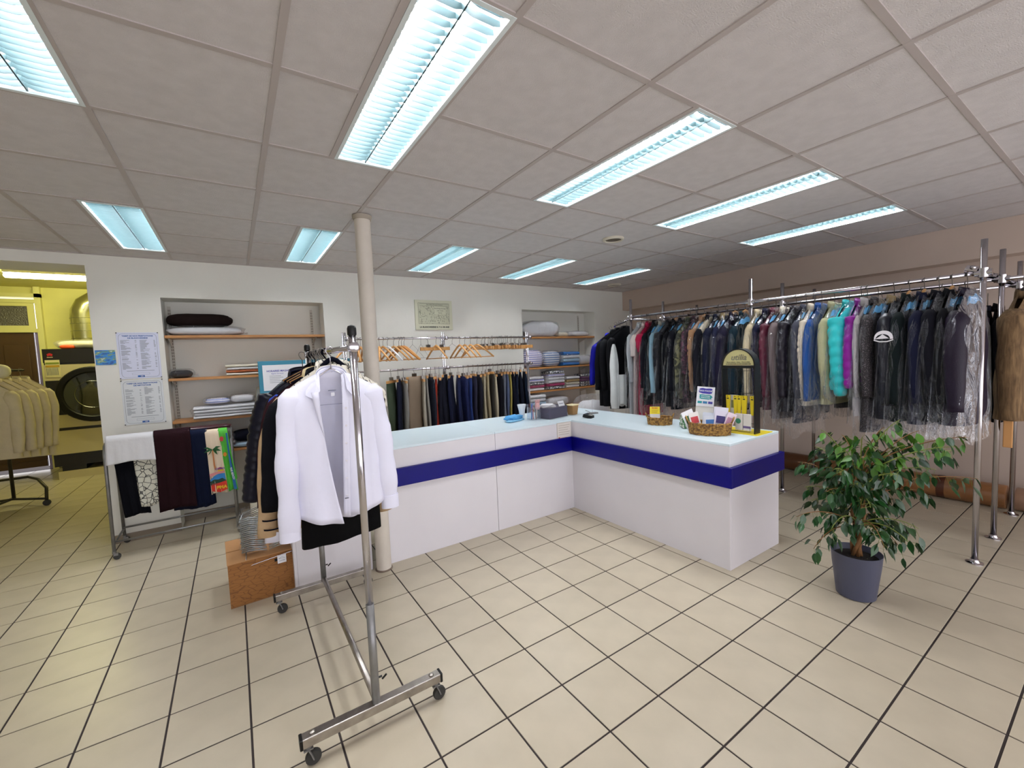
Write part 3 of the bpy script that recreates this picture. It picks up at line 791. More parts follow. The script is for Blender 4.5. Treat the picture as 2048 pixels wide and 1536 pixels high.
T = [(1.47, '#3a4434', .24, .05, .70, -38, 'dark green trousers seen broadside at the left end of the lower back rail'),
     (1.55, '#171a2a', .22, .045, .66, -20, 'navy trousers behind the dark green ones'),
     (1.61, '#8d8a86', .20, .03, .66, -10, 'grey trousers between the navy and the taupe ones'),
     (1.74, '#8b7a68', .26, .05, .64, -60, 'taupe trousers seen broadside under a wooden clamp bar'),
     (1.84, '#b5aea0', .20, .03, .62, -20, 'pale beige trousers right of the taupe ones'),
     (1.89, '#8f8c86', .20, .03, .63, -10, 'mid grey trousers right of the pale beige ones'),
     (1.94, '#20242f', .20, .035, .63, -8, 'dark slate trousers left of the red garment'),
     (2.00, '#a8382a', .16, .03, .60, -14, 'orange-red trousers among the dark ones'),
     (2.05, '#12131f', .22, .05, .60, -20, 'black-navy trousers just right of the red ones'),
     (2.12, '#12131f', .22, .05, .60, -30, 'black-navy trousers at the middle post'),
     (2.20, '#161a30', .22, .05, .60, -36, 'deep navy trousers right of the middle post'),
     (2.30, '#1c2240', .22, .05, .60, -20, 'navy trousers, second right of the middle post'),
     (2.37, '#1a2147', .22, .045, .60, -10, 'blue-navy trousers, third right of the middle post'),
     (2.44, '#24356a', .20, .04, .60, -10, 'brighter blue trousers among the navy ones'),
     (2.51, '#2b2b3c', .20, .04, .60, -10, 'slate trousers right of the brighter blue ones'),
     (2.58, '#1b1b26', .20, .04, .60, -10, 'near-black trousers left of the beige group'),
     (2.65, '#b9ae94', .20, .035, .60, -8, 'first pale beige trousers of the beige group'),
     (2.70, '#a3967a', .20, .035, .60, -8, 'tan trousers, second in the beige group'),
     (2.75, '#33302c', .20, .035, .60, -8, 'dark grey trousers between two beige ones'),
     (2.80, '#c9bea4', .20, .035, .60, -8, 'cream trousers, last in the beige group'),
     (2.87, '#0f0f16', .22, .05, .60, -12, 'black trousers right of the beige group'),
     (2.94, '#7a7f8c', .20, .03, .60, -8, 'blue-grey trousers right of the black ones'),
     (2.99, '#56607c', .20, .03, .60, -8, 'steel blue trousers left of the yellow pair'),
     (3.03, '#b9a95c', .20, .022, .60, -8, 'narrow mustard yellow trousers'),
     (3.09, '#0f1220', .22, .05, .62, -25, 'black trousers right of the yellow pair'),
     (3.16, '#121a2c', .22, .05, .62, -28, 'dark navy trousers near the right post'),
     (3.23, '#101522', .22, .05, .62, -30, 'blackish trousers, second from the right post'),
     (3.30, '#0f1a2a', .22, .05, .62, -30, 'dark teal-navy trousers at the right post')]
for k, (x, c, w_, th, L_, rz, lb) in enumerate(T):
    trousers(x, c, w_, th, L_, rz, lb, 'trousers on the lower back rail', seed=k)
# ------------------------------------------------------------------ garment builder
# local frame: rail centre at the origin, shoulders along X, front towards -Y
def garment(name, label, cat, loc, rz=0, W=.22, L=1.0, D=.045, mm=None, sleeve=.62, sl_r=.05, collar=True, collar_m=None, puff=0, flare=.06,
            film_len=None, group=None, seed=0, neck=.085, slope=.17, upper=None, upper_to=.35, hang_m=None, scale_nu=36, hk=True, amp=.5, coltop=None, sleeve_m=None, lapel=None, sp=0.0, guard=False):
    t = thing(name, label, cat, loc, rz, group)
    rr = random.Random(seed); P_ = [rr.uniform(0, 6.28) for _ in range(8)]
    if hk:
        b = MB(); hook_x(b, h=neck + .01, r=.0026); b.build('hook', m_hookm, t, smooth=True)
    if hang_m is not None:
        a_ = MB(); a_.tube([(-.06, 0, -neck - .035), (-.02, 0, -neck + .004), (0, 0, -neck + .012), (.02, 0, -neck + .004), (.06, 0, -neck - .035)], [.012, .012, .013, .012, .012], 8, flat=1.0)
        a_.build('hanger_top', hang_m, t, smooth=True)
    def ztop(x):
        a_ = abs(x) / W
        return -neck - .012 - slope * max(0, a_ - .18) ** 1.15
    def shape(u, v, off=0.0, LL=L, puffs=puff, wr=1.0):
        th = 2 * PI * u
        c = math.cos(th); s = math.sin(th)
        x = (W + off) * math.copysign(abs(c) ** .75, c) * (1 + (flare + sp * 2.0) * v + .02 * math.sin(3 * v * 2 + P_[0]))
        z0_ = ztop(x / (1 + (flare + sp * 2.0) * v)) + off * .6
        z = z0_ + (-LL - z0_) * v
        d = (D + off) * (min(1, v * 7) ** .5 * .75 + .25) * (1 + .45 * v * wr)
        rip = amp * .22 * v * (math.sin(5 * th + P_[1] + 2 * v) + .6 * math.sin(9 * th + P_[2])) + .08 * math.sin(14 * v + P_[3] + 3 * th)
        pu = (.74 + .42 * abs(math.sin(PI * puffs * (v + .02))) ** .5) if puffs else 1
        y = d * math.copysign(abs(s) ** .8, s) * (1 + rip) * pu + .010 * math.sin(4 * v + P_[4])
        if puffs: x *= 1 + .02 * abs(math.sin(PI * puffs * v))
        return (x, y, z)
    nv = 22 if not puff else max(40, puff * 7)
    if upper is not None:
        k = upper_to
        MB().grid(lambda u, v: shape(u, v * k), scale_nu, 10, closeu=True).build('yoke', upper, t, smooth=True)
        MB().grid(lambda u, v: shape(u, k + v * (1 - k)), scale_nu, nv, closeu=True).build('body', mm, t, smooth=True)
    else:
        MB().grid(lambda u, v: shape(u, v), scale_nu, nv, closeu=True).build('body', mm, t, smooth=True)
    if sleeve:
        for s_ in (-1, 1):
            zsh = ztop(W * .97) - .012
            q1, q2 = rr.uniform(-.02, .03), rr.uniform(-.025, .015)
            nP = 14 if not puff else 40; pts = []; rs = []
            for i in range(nP):
                v = i / (nP - 1)
                pts.append((s_ * (W - .035 + .050 * math.sin(min(1, v * 2.2) * PI / 2) + q1 * v * v + sp * v), q2 * v - .012 * v * v, zsh + .012 - v * sleeve))
                r_ = sl_r * (1.12 - .38 * v) * (1 + .05 * math.sin(9 * v + P_[5]) + .05 * math.sin(19 * v + P_[3]) * (0 if puff else 1))
                if puff: r_ *= .86 + .24 * abs(math.sin(PI * puff * v)) ** .5
                if i == 0: r_ *= .55
                rs.append(r_)
            MB().tube(pts, rs, 14, flat=min(1.0, D / sl_r * 1.0)).build('sleeve', sleeve_m or (upper if (upper is not None and upper_to > .6) else mm), t, smooth=True)
    if collar:
        def cf(u, v):
            th = PI * (1.32 * u - .16)
            r1 = .062 + .012 * v
            return (r1 * math.cos(th + 0) * 1.15, r1 * .62 * math.sin(th) - .004, -neck - .030 + .052 * (1 - abs(2 * v - .85)) * (.55 + .45 * math.sin(max(0, min(PI, th)))) + .004 - (0.028 * v))
        MB().grid(cf, 18, 6).build('collar', collar_m or mm, t, smooth=True, solid=.006)
    if guard:
        def gf(u, v):
            th = -PI * (.05 + .9 * u)
            r1 = .070 + .035 * v
            return (r1 * math.cos(th) * 1.3 - .02, r1 * .5 * math.sin(th) - .012, -neck - .045 - .05 * v - .03 * abs(math.cos(th)) + .008 * math.sin(9 * th + P_[2]))
        MB().grid(gf, 14, 4).build('paper_collar_guard', m_guard, t, solid=.001)
    if lapel is not None:
        for s_ in (-1, 1):
            MB().add([(s_ * .05, -D * .9 - .012, -neck - .02), (s_ * .115, -D * .9 - .016, -neck - .17), (s_ * .02, -D * 1.1 - .018, -neck - .34), (s_ * .005, -D * 1.1 - .016, -neck - .30)], [(0, 1, 2, 3)]).build('lapel', lapel, t, solid=.004)
    if film_len:
        Lf = film_len
        def ff(u, v):
            th = 2 * PI * u; c = math.cos(th); s = math.sin(th)
            off = .028 + .012 * math.sin(5 * th + P_[6] + 4 * v)
            vv = v
            x = (W + off + .03) * math.copysign(abs(c) ** .7, c) * (1 + .10 * v)
            xt = x
            z0_ = -neck + .02 - .20 * max(0, abs(xt) / W - .12) ** 1.2 if True else 0
            bot = -Lf + .02 * math.sin(4 * th + P_[7]) + .012 * math.sin(9 * th)
            z = z0_ + (bot - z0_) * v
            y = (D + .016 + .010 * v) * (min(1, v * 8) ** .5 * .8 + .2) * math.copysign(abs(s) ** .7, s) * (1 + .22 * math.sin(7 * th + 5 * v + P_[6]) * (.4 + v))
            return (x, y, z)
        MB().grid(ff, 44, 24, closeu=True).build('plastic_cover', m_film, t, smooth=True)
    return t
_cloth = {}
def cloth(hx, rough=.85, bump=.2, bs=150, var=.06, sheen=0.0):
    k = (hx, rough, bump, bs)
    if k not in _cloth: _cloth[k] = mat('cloth', hx, rough, bump=bump, bscale=bs, var=var, vscale=9, sheen=sheen, spec=(.25 if rough < .55 else .12))
    return _cloth[k]
def nylon(hx): return cloth(hx, .38, .25, 30)
m_guard = mat('blue_paper', '#5fa8dc', .6)

# ------------------------------------------------------------------ clothes rails on the right
RZ = 1.955
PY = (.615, 2.10, 3.54)
def standrow(x, label, ys, z_top=2.17, y_end=None, feet=True):
    t = thing('clothes_rail', label, 'clothes rail', (x, .615, 0))
    for y in ys:
        MB().cyl((0, y - .615, .004), (0, y - .615, z_top), .0165, n=16).build('post', m_chrome, t, smooth=True)
        MB().lathe([(.045, 0), (.045, .006), (.030, .010), (.022, .022), (.022, .03)], 20, c=(0, y - .615, 0)).build('foot_plate', m_chrome, t, auto=True)
        c = MB(); c.cyl((0, y - .615, RZ - .03), (0, y - .615, RZ + .03), .026, n=14); c.cyl((-.0, y - .615 - .04, RZ), (0, y - .615 + .04, RZ), .022, n=12)
        c.build('clamp', m_chrome, t, auto=True)
    MB().cyl((0, (y_end if y_end is not None else ys[0]) - .615, RZ), (0, ys[-1] - .615 + .03, RZ), .0145, n=14).build('rail', m_chrome, t, smooth=True)
    return t
standrow(4.125, 'front chrome clothes rail nearest the counter, carrying the bagged coats', PY)
standrow(4.75, 'second chrome clothes rail behind the bagged coats', PY, y_end=.18)
standrow(5.50, 'third chrome clothes rail nearest the right wall', PY, z_top=2.15)
cr = thing('cross_rail', 'chrome cross rail joining the near ends of the clothes rails at the right edge', 'rail', (4.125, .66, RZ + .04))
MB().cyl((-.03, 0, 0), (1.42, 0, 0), .0135, n=12).build('tube', m_chrome, cr, smooth=True)
for x in (0, .625, 1.375): MB().cyl((x, -.02, -.02), (x, .035, .0), .024, n=12).build('joint', m_chrome, cr, auto=True)
cr2 = thing('cross_rail', 'chrome cross rail at the far end of the clothes rails beside the black coats', 'rail', (4.125, 3.58, RZ - .02))
MB().cyl((-.02, 0, 0), (1.40, 0, 0), .012, n=12).build('tube', m_chrome, cr2, smooth=True)
wf_ = thing('waterfall_arm', 'chrome slanting arm at the far end of the front rail holding the black coats', 'rail', (4.125, 3.60, RZ - .03))
MB().tube([(0, 0, 0), (.10, .15, -.01), (.24, .42, -.03), (.25, .44, -.045)], .0125, 10).build('tube', m_chrome, wf_, smooth=True)

camo = two_tone('camo_print', '#2c2f22', '#6c6a4a', scale=16, thr=.52, soft=.05, distortion=.8)
burg_p = two_tone('burgundy_print', '#241720', '#5a2f44', scale=22, thr=.55, soft=.06, distortion=1.5)
speck = two_tone('speckled_tweed', '#1d191c', '#5d5358', scale=150, thr=.6, soft=.05)
quilt_m = cloth('#cfc4b2', .5, .2, 40)
CREAM = cloth('#e3dccb', .95, .5, 60)
wood_m = m_wood
# (Y, label, material, bottom z, options)
F = [
 (3.37, 'first bagged garment of the front rail, pale grey, beside the black coats', cloth('#b9c0c4'), .80, dict(D=.02, sleeve=.55)),
 (3.30, 'cream and pale pink bagged dress, second on the front rail', cloth('#d9cbc6'), .80, dict(D=.022, sleeve=.25)),
 (3.245, 'crimson bagged dress between the cream one and a black coat', cloth('#a5123f', .6), .79, dict(D=.024, sleeve=.2)),
 (3.17, 'black bagged coat right of the crimson dress', cloth('#14141c'), .92, dict(D=.034)),
 (3.08, 'pale blue denim jacket in plastic with a grey collar', cloth('#8fb3c6'), 1.08, dict(D=.030, sleeve=.66, collar_m=cloth('#98948c', .95, .5, 60))),
 (2.985, 'black padded jacket in plastic right of the pale blue denim one', nylon('#15161e'), .98, dict(D=.036, puff=8)),
 (2.90, 'black suit coat on a wooden hanger, left of a black down jacket', cloth('#101117'), .92, dict(D=.034, hang_m=wood_m)),
 (2.81, 'black bagged coat left of the camouflage jacket', cloth('#14151d'), .90, dict(D=.034)),
 (2.72, 'camouflage green and brown jacket in plastic', camo, 1.02, dict(D=.032, sleeve=.68)),
 (2.65, 'dark burgundy patterned dress in plastic right of the camouflage jacket', burg_p, .98, dict(D=.034, sleeve=.45)),
 (2.575, 'caramel brown padded coat in plastic', nylon('#a27a58'), 1.12, dict(D=.03, puff=9, hang_m=wood_m)),
 (2.50, 'coat in plastic with a cream top and a black lower half', cloth('#15151d'), 1.04, dict(D=.036, upper=cloth('#d8cdb4'), upper_to=.38)),
 (2.415, 'dark navy coat in plastic right of the cream and black one', cloth('#171a2c'), 1.06, dict(D=.034)),
 (2.335, 'navy coat in plastic with a brown collar', cloth('#1b1d33'), 1.02, dict(D=.034, collar_m=cloth('#8a7a5c'))),
 (2.245, 'black coat under very shiny crumpled plastic behind the arched display rack', cloth('#181527'), .98, dict(D=.040, hang_m=wood_m)),
 (2.155, 'dark teal suit on a wooden hanger beside the middle post', cloth('#14252f'), 1.02, dict(D=.034, hang_m=wood_m)),
 (2.015, 'beige wool coat in plastic just right of the middle post', cloth('#c3b597'), 1.03, dict(D=.034)),
 (1.935, 'slim dark navy garment between the beige coat and the burgundy one', cloth('#15162a'), 1.04, dict(D=.024)),
 (1.875, 'burgundy padded coat in plastic', nylon('#4e1c2c'), .97, dict(D=.030, puff=10)),
 (1.795, 'grey-brown coat with a broad white shearling collar', cloth('#665a5b'), .90, dict(D=.034, collar_m=CREAM, lapel=CREAM)),
 (1.71, 'black quilted coat in shiny plastic right of the shearling collar', nylon('#17131d'), .97, dict(D=.038, puff=9)),
 (1.63, 'long charcoal grey coat in plastic', cloth('#393a44'), .88, dict(D=.030)),
 (1.575, 'cream quilted jacket in plastic', quilt_m, 1.03, dict(D=.030, puff=12)),
 (1.515, 'bright navy blue jacket in plastic right of the cream quilted one', cloth('#1d4480', .6), 1.08, dict(D=.028)),
 (1.435, 'pale sage green corduroy jacket in plastic', cloth('#aaa886', .95, .4, 60), 1.05, dict(D=.040, sl_r=.055)),
 (1.335, 'turquoise down jacket in plastic', nylon('#2fb9bd'), 1.17, dict(D=.052, puff=8, sl_r=.062, sleeve=.60)),
 (1.255, 'purple down jacket in plastic right of the turquoise one', nylon('#7d1a86'), 1.21, dict(D=.036, puff=8, sleeve=.54)),
 (1.215, 'light grey wool coat in plastic right of the purple down jacket', cloth('#a8a4a4'), .98, dict(D=.018)),
 (1.155, 'long dark speckled tweed coat in plastic', speck, .86, dict(D=.036)),
 (1.06, 'black jacket with a white wave emblem on the sleeve and a brown fur collar', nylon('#14151f'), .97, dict(D=.046, collar_m=cloth('#8a795c', .95, .6, 50), sl_r=.058)),
 (.975, 'black-green coat on a wooden hanger right of the jacket with the emblem', cloth('#0f1718'), .96, dict(D=.036, hang_m=wood_m)),
 (.895, 'dark navy coat on a wooden hanger, third from the near end of the front rail', cloth('#14162b'), .95, dict(D=.040, hang_m=wood_m)),
 (.82, 'black coat in plastic, second from the near end of the front rail', cloth('#101018'), .98, dict(D=.038)),
 (.757, 'slim black suit on a wooden hanger tucked behind the last big coat', cloth('#0e0e12'), .98, dict(D=.026, hang_m=wood_m)),
 (.685, 'big aubergine-black coat in wrinkled plastic at the near end of the front rail', cloth('#1d1426', .5), .965, dict(D=.056, sl_r=.06, slope=.20)),
]
G2 = 'bagged clothes on the front rail'
emblem_root = None
for k, (y, lb, mm, zb, op) in enumerate(F):
    rr = random.Random(100 + k)
    o = garment('bagged_coat', lb, 'coat', (4.125 + rr.uniform(-.012, .012), y, RZ), R(rr.uniform(-5, 4)), W=rr.uniform(.205, .228), L=RZ - zb, mm=mm,
                film_len=RZ - zb + rr.uniform(.04, .11), group=G2, seed=200 + k, guard=(k % 3 != 2 and k > 2), **{**dict(sleeve=.60 + rr.uniform(0, .06)), **op})
    if 'emblem' in lb and 'white wave' in lb: emblem_root = o
# white wave and mountain emblem on the sleeve, seen from the -X side
e = MB(); pts = []
for k in range(13): a_ = PI * k / 12; pts.append((0, -.045 * math.cos(a_) * -1, .045 * math.sin(a_) * 1.0))
outer = [(0, -.052 * math.cos(PI * k / 12), .060 * math.sin(PI * k / 12) ** .8) for k in range(13)]
inner = [(0, -.040 * math.cos(PI * k / 12) + .004, .036 * math.sin(PI * k / 12)) for k in range(13)]
vs = outer + inner
e.add(vs, [(k, k + 1, 13 + k + 1, 13 + k) for k in range(12)])
e.add([(0, -.03, .004), (0, .006, .034), (0, .018, .022), (0, .045, .002)], [(0, 1, 2, 3)])
e.tube([(0, .052, -.006), (0, .02, -.018), (0, -.02, -.018), (0, -.052, -.006)], .003, 5)
e.build('wave_emblem', m_white, emblem_root, loc=(-.302, -.012, -.405), solid=.002)

# second row, mostly hidden: dark clothes without plastic
dk = ['#0c0c10', '#15161f', '#1b1a22', '#101722', '#241f22', '#0d0d0d']
for k in range(22):
    y = .80 + k * .125
    rr = random.Random(300 + k)
    garment('hanging_jacket', 'dark jacket in the second row behind the bagged coats', 'jacket', (4.75, y, RZ), R(rr.uniform(-6, 6)), W=.21, L=1.0 + rr.uniform(-.1, .1), D=.04,
            mm=cloth(dk[k % 6]), group='dark jackets on the second rail', seed=300 + k, scale_nu=20)
for k in range(9):
    rr = random.Random(350 + k)
    garment('hanging_jacket', 'black jacket on the third rail, seen between the near posts', 'jacket', (5.50, .72 + k * .07, RZ - .06), R(rr.uniform(-6, 6)), W=.21, L=1.08, D=.03,
            mm=cloth(dk[k % 3]), group='black jackets on the third rail', seed=360 + k, scale_nu=16)
# fur coat and mustard coat at the right edge
fur = two_tone('brown_fur', '#4f3c28', '#8a6f4e', scale=9, thr=.5, soft=.25, rough=1.0, stretch=(6, 6, 1), bump=.9, distortion=.5)
garment('fur_coat', 'brown fur coat hanging at the right edge of the picture', 'coat', (4.66, .50, RZ - .02), R(-4), W=.25, L=.98, D=.07, mm=fur, sleeve=.74, sl_r=.075, seed=401, hang_m=m_dark)
garment('mustard_coat', 'mustard brown coat behind the fur coat at the right edge', 'coat', (4.78, .36, RZ), R(2), W=.24, L=1.19, D=.06, mm=cloth('#8a5f26'), sleeve=.66, seed=402)
bt = thing('fabric_belt', 'pale orange fabric belt hanging below the brown fur coat', 'belt', (4.405, .52, .78))
MB().box(0, 0, .155, .012, .045, .33).build('strap', mat('belt_cloth', '#c9955e', .8), bt, bevel=.005)

# black coats and white coat at the far end
G3 = 'unbagged black clothes at the far end of the front rail'
blk = cloth('#0b0c10')
garment('black_coat', 'black coat with a white garment hanging out of it, by the counter corner', 'coat', (4.33, 3.98, 1.92), R(-30), W=.23, L=1.10, D=.05, mm=blk, sleeve=.66, seed=501, group=G3, lapel=cloth('#23303a'))
garment('black_coat', 'black coat between the white garment and the far post', 'coat', (4.26, 3.84, 1.93), R(-26), W=.23, L=1.10, D=.05, mm=blk, sleeve=.66, seed=502, group=G3)
garment('black_coat', 'black coat just behind the far post of the front rail', 'coat', (4.20, 3.68, 1.94), R(-20), W=.23, L=1.12, D=.05, mm=blk, sleeve=.66, seed=503, group=G3)
garment('blue_jacket', 'royal blue jacket behind the black coats, only its sleeve showing', 'jacket', (4.40, 4.14, 1.88), R(-26), W=.235, L=.66, D=.04, mm=cloth('#12128a', .6), sp=.02, sleeve=.56, seed=504)
wgt = thing('white_scarf', 'long white garment draped down the front of the black coat', 'scarf', (3.945, 3.665, .835), R(-44))
def wf1(u, v):
    a_ = 2 * PI * u; z = .80 - .80 * v
    wv = (.014 + .040 * min(1, v * 3.0) ** .6) * (1 if v < .9 else 1 - (v - .9) * 2)
    return (wv * math.copysign(abs(math.cos(a_)) ** .7, math.cos(a_)) * (1 + .06 * math.sin(8 * v)), -.01 * v + .020 * math.sin(a_) * (1 + .4 * math.cos(4 * a_)), z)
MB().grid(wf1, 28, 20, closeu=True).build('long_fold', cloth('#dfe3e2'), wgt, smooth=True)
def wf2(u, v):
    a_ = 2 * PI * u; z = .42 - .38 * v
    return (.085 + .055 * math.copysign(abs(math.cos(a_)) ** .7, math.cos(a_)), -.004 + .018 * math.sin(a_) * (1 + .5 * math.cos(5 * a_)), z + .02 * math.sin(3 * a_) * v)
MB().grid(wf2, 28, 12, closeu=True).build('short_fold', cloth('#dfe3e2'), wgt, smooth=True)

# kraft and plastic rolls on the floor
m_kraft = mat('kraft_roll', '#8f6038', .28, bump=.35, bscale=14, var=.25, vscale=5, spec=.7)
m_kraft2 = mat('kraft_roll_pink', '#a5826a', .25, bump=.5, bscale=16, var=.25, vscale=5, spec=.7)
def roll(x, y0, y1, r, mm, label, bands):
    t = thing('wrapped_roll', label, 'roll', (x, (y0 + y1) / 2, r))
    l = (y1 - y0) / 2
    M_ = Matrix.Rotation(PI / 2, 4, 'X')
    MB().lathe([(r * .45, -l), (r * .97, -l), (r, -l + .01), (r * 1.01, -l * .5), (r * .99, 0), (r * 1.01, l * .5), (r, l - .01), (r * .97, l), (r * .45, l)], 28, M=M_).build('roll', mm, t, auto=True)
    for y in bands:
        MB().lathe([(r * 1.015, -.028), (r * 1.02, 0), (r * 1.015, .028)], 28, c=(0, 0, 0), cap=False, M=Matrix.Translation((0, y - (y0 + y1) / 2, 0)) @ M_).build('tape_band', mat('brown_tape', '#4a2413', .35), t, smooth=True)
roll(5.66, .66, 1.98, .105, m_kraft, 'long brown wrapped roll with a dark tape band on the floor by the right wall', (1.07,))
roll(5.68, -.75, .61, .100, m_kraft2, 'pinkish plastic-wrapped roll on the floor at the right edge', ())
roll(5.66, 2.02, 3.4, .105, mat('kraft_roll_dark', '#6a4326', .35, bump=.3, bscale=14, var=.2), 'darker brown wrapped roll on the floor behind the plant', (2.6,))

# ------------------------------------------------------------------ rolling rack in the foreground
rk = thing('rolling_garment_rack', 'chrome rolling clothes rack with flat base bars in the foreground', 'clothes rack', (.40, 1.735, 0))
YF = 1.205
for y in (0, YF):
    b_ = slab(-.285, .285, y - .020, y + .020, .088, .126); o = b_.build('base_bar', m_steel, rk, bevel=.003)
    for s_ in (-1, 1):
        slab(s_ * .285 - .006, s_ * .285 + .006, y - .0215, y + .0215, .0865, .1275).build('end_cap', m_black, rk, bevel=.003)
        MB().lathe([(.011, 0), (.011, .005), (.004, .009)], 10, c=(s_ * .245, y, .126)).build('bolt', m_steel, rk)
        w_ = MB()
        cx = s_ * .262
        fk = MB(); fk.cyl((cx, y, .088), (cx, y, .074), .015, n=12)
        for q in (-1, 1):
            fk.tube([(cx, y + q * .013, .074), (cx + .012 * s_ * 0 + .010, y + q * .014, .050), (cx + .016, y + q * .014, .030)], .0035, 6, flat=2.4)
        fk.box(cx, y, .074, .034, .032, .006)
        fk = fk.build('caster_fork', m_grey, rk)
        w_.lathe([(.010, -.010), (.026, -.010), (.029, -.006), (.029, .006), (.026, .010), (.010, .010)], 20, M=Matrix.Translation((cx + .016, y, .0292)) @ Matrix.Rotation(PI / 2, 4, 'X'))
        w_.build('caster_wheel', m_rubber, fk, auto=True)
    hp = 1.675 if y == 0 else 1.655
    MB().cyl((0, y, .10), (0, y, .55), .0165, n=18).build('post_sleeve', m_grey, rk, smooth=True)
    MB().cyl((0, y, .54), (0, y, hp), .0145, n=18).build('post', m_chrome, rk, smooth=True)
    MB().lathe([(.0165, 0), (.0175, .004), (.0175, .026), (.014, .036), (.004, .040)], 18, c=(0, y, hp - .028)).build('post_cap', m_black, rk, auto=True)
    wb_ = MB(); wb_.cyl((.014, y, .225), (.030, y, .225), .004, n=8); wb_.tube([(.030, y - .004, .215), (.046, y - .010, .232)], .004, 6); wb_.build('wing_bolt', m_black, rk)
    MB().lathe([(.014, -.024), (.021, -.020), (.022, 0), (.021, .020), (.014, .024)], 18, M=Matrix.Translation((0, y - .004, 1.600)) @ Matrix.Rotation(PI / 2, 4, 'X')).build('rail_clamp', m_chrome, rk, auto=True)
MB().cyl((0, 0, .1005), (0, YF, .1005), .0145, n=14).build('lower_tube', m_steel, rk, smooth=True, loc=(0, 0, .04))
MB().cyl((0, -.002, 1.600), (0, YF + .002, 1.600), .0135, n=16).build('top_rail', m_chrome, rk, smooth=True)

# clothes on it -----------------------------------------------------
XR, ZR2 = .400, 1.600
m_shirt = mat('shirt_cotton', '#dedeee', .75, bump=.45, bscale=9, var=.03, spec=.2)
def shirt():
    t = thing('white_shirt', 'open white dress shirt hanging nearest on the foreground rolling rack', 'shirt', (XR - .022, 2.09, ZR2), R(-4))
    b = MB(); hook_x(b, h=.085, r=.0024); b.build('hook', m_chrome, t, smooth=True)
    W, L, nk = .205, .79, .085
    def zt(x):
        a_ = abs(x) / W
        return -nk - .014 - .115 * max(0, a_ - .25) ** 1.1
    def side(x, v, s, th):
        d = .040 * (min(1, v * 6) ** .5 * .8 + .2) * (1 + .55 * v)
        return d
    def xl(v): return -.066 + .012 * v + .056 * v * v
    def xr(v): return .040 - .030 * v
    def wid(v): return W * (1 - .03 * math.sin(PI * v)) * (1 + .02 * v)
    def hem(x): return -L + .045 * (abs(x) / W) ** 2 * 1.2
    def fold(x, v, ph): return .022 * v * (math.sin(23 * x + ph + 2 * v) + .6 * math.sin(47 * x + 2 * ph)) + .004 * math.sin(60 * x + 13 * v + ph) * v
    # back panel
    def back(u, v):
        x = -wid(v) + 2 * wid(v) * u
        z0_ = zt(x); z = z0_ + (hem(x) - .02 - z0_) * v
        e_ = math.sqrt(max(0, 1 - (2 * u - 1) ** 4))
        return (x, side(x, v, 1, 0) * e_ + fold(x, v, 1.0) * e_, z)
    MB().grid(back, 40, 26).build('back_panel', m_shirt, t, smooth=True, solid=.0015)
    def frontL(u, v):
        x1 = xl(v); x = -wid(v) + (x1 + wid(v)) * u
        z0_ = zt(x) - .035 * max(0, 1 - abs(x) / .07) * (1 - v) - .0; z = z0_ + (hem(x) - z0_) * v
        e_ = min(1, (u * 3.2)) ** .5
        roll = .018 * u ** 4 * (1 - v)
        return (x, -side(x, v, -1, 0) * e_ - fold(x, v, .3) * e_ - roll, z)
    MB().grid(frontL, 26, 26).build('front_panel', m_shirt, t, smooth=True, solid=.0015)
    def frontR(u, v):
        x0 = xr(v); x = x0 + (wid(v) - x0) * u
        z0_ = zt(x) - .035 * max(0, 1 - abs(x) / .07) * (1 - v); z = z0_ + (hem(x) + .015 - z0_) * v
        e_ = min(1, ((1 - u) * 3.2)) ** .5
        return (x, -side(x, v, -1, 0) * e_ - fold(x, v, 2.2) * e_, z)
    MB().grid(frontR, 26, 26).build('front_panel', m_shirt, t, smooth=True, solid=.0015)
    # placket strip and buttons
    def plk(u, v):
        x = xr(v) - .002 + .030 * u
        z = zt(.06) - .045 + (hem(x) + .012 - zt(.06) + .045) * v
        return (x, -side(x, v, -1, 0) - fold(x, v, 2.2) - .004, z)
    plo = MB().grid(plk, 4, 22).build('placket', m_shirt, t, smooth=True, solid=.002)
    bt_ = MB()
    for k in range(7):
        v = .06 + k * .13; q = plk(.5, v); bt_.lathe([(.0055, 0), (.0055, .0015), (.001, .002)], 10, M=Matrix.Translation((q[0], q[1] - .001, q[2])) @ Matrix.Rotation(PI / 2, 4, 'X'))
    bt_.build('buttons', mat('pearl_button', '#d5d2da', .3), plo, kind='stuff')
    q = plk(.5, .86); slab(-.010, .010, -.001, .001, -.0015, .0015).build('buttonhole', m_navy, t, loc=(q[0], q[1] - .002, q[2]))
    # sleeves
    for s_ in (-1, 1):
        pts = []; rs = []
        for i in range(18):
            v = i / 17
            pts.append((s_ * (W - .040 + .034 * math.sin(min(1, v * 1.7) * PI / 2) + (.026 * v if s_ > 0 else .018 * v)), -.012 - .022 * v + .006 * math.sin(7 * v), zt(W) + .014 - v * (.60 if s_ > 0 else .66)))
            r_ = .052 * (1.0 - .22 * v) * (1 + .09 * math.sin(17 * v + s_) * (.3 + v) + .03 * math.sin(41 * v))
            if i == 0: r_ *= .5
            if v > .9: r_ *= .95
            rs.append(r_)
        slv = MB().tube(pts, rs, 20, flat=.62).build('sleeve', m_shirt, t, smooth=True)
        p = pts[-1]
        MB().tube([(p[0], p[1], p[2] + .055), (p[0], p[1], p[2] - .008)], [.041, .0425], 20, flat=.66).build('cuff', m_shirt, slv, auto=True)
    # collar: stand and two leaves
    def stand(u, v):
        th = PI * (1.0 * u); r1 = .064
        return (-r1 * math.cos(th) * 1.0, .030 * math.sin(th) - .012, -nk - .045 + .050 * math.sin(th) ** .7 + .022 * v - .018)
    MB().grid(stand, 20, 4).build('collar_stand', m_shirt, t, smooth=True, solid=.002)
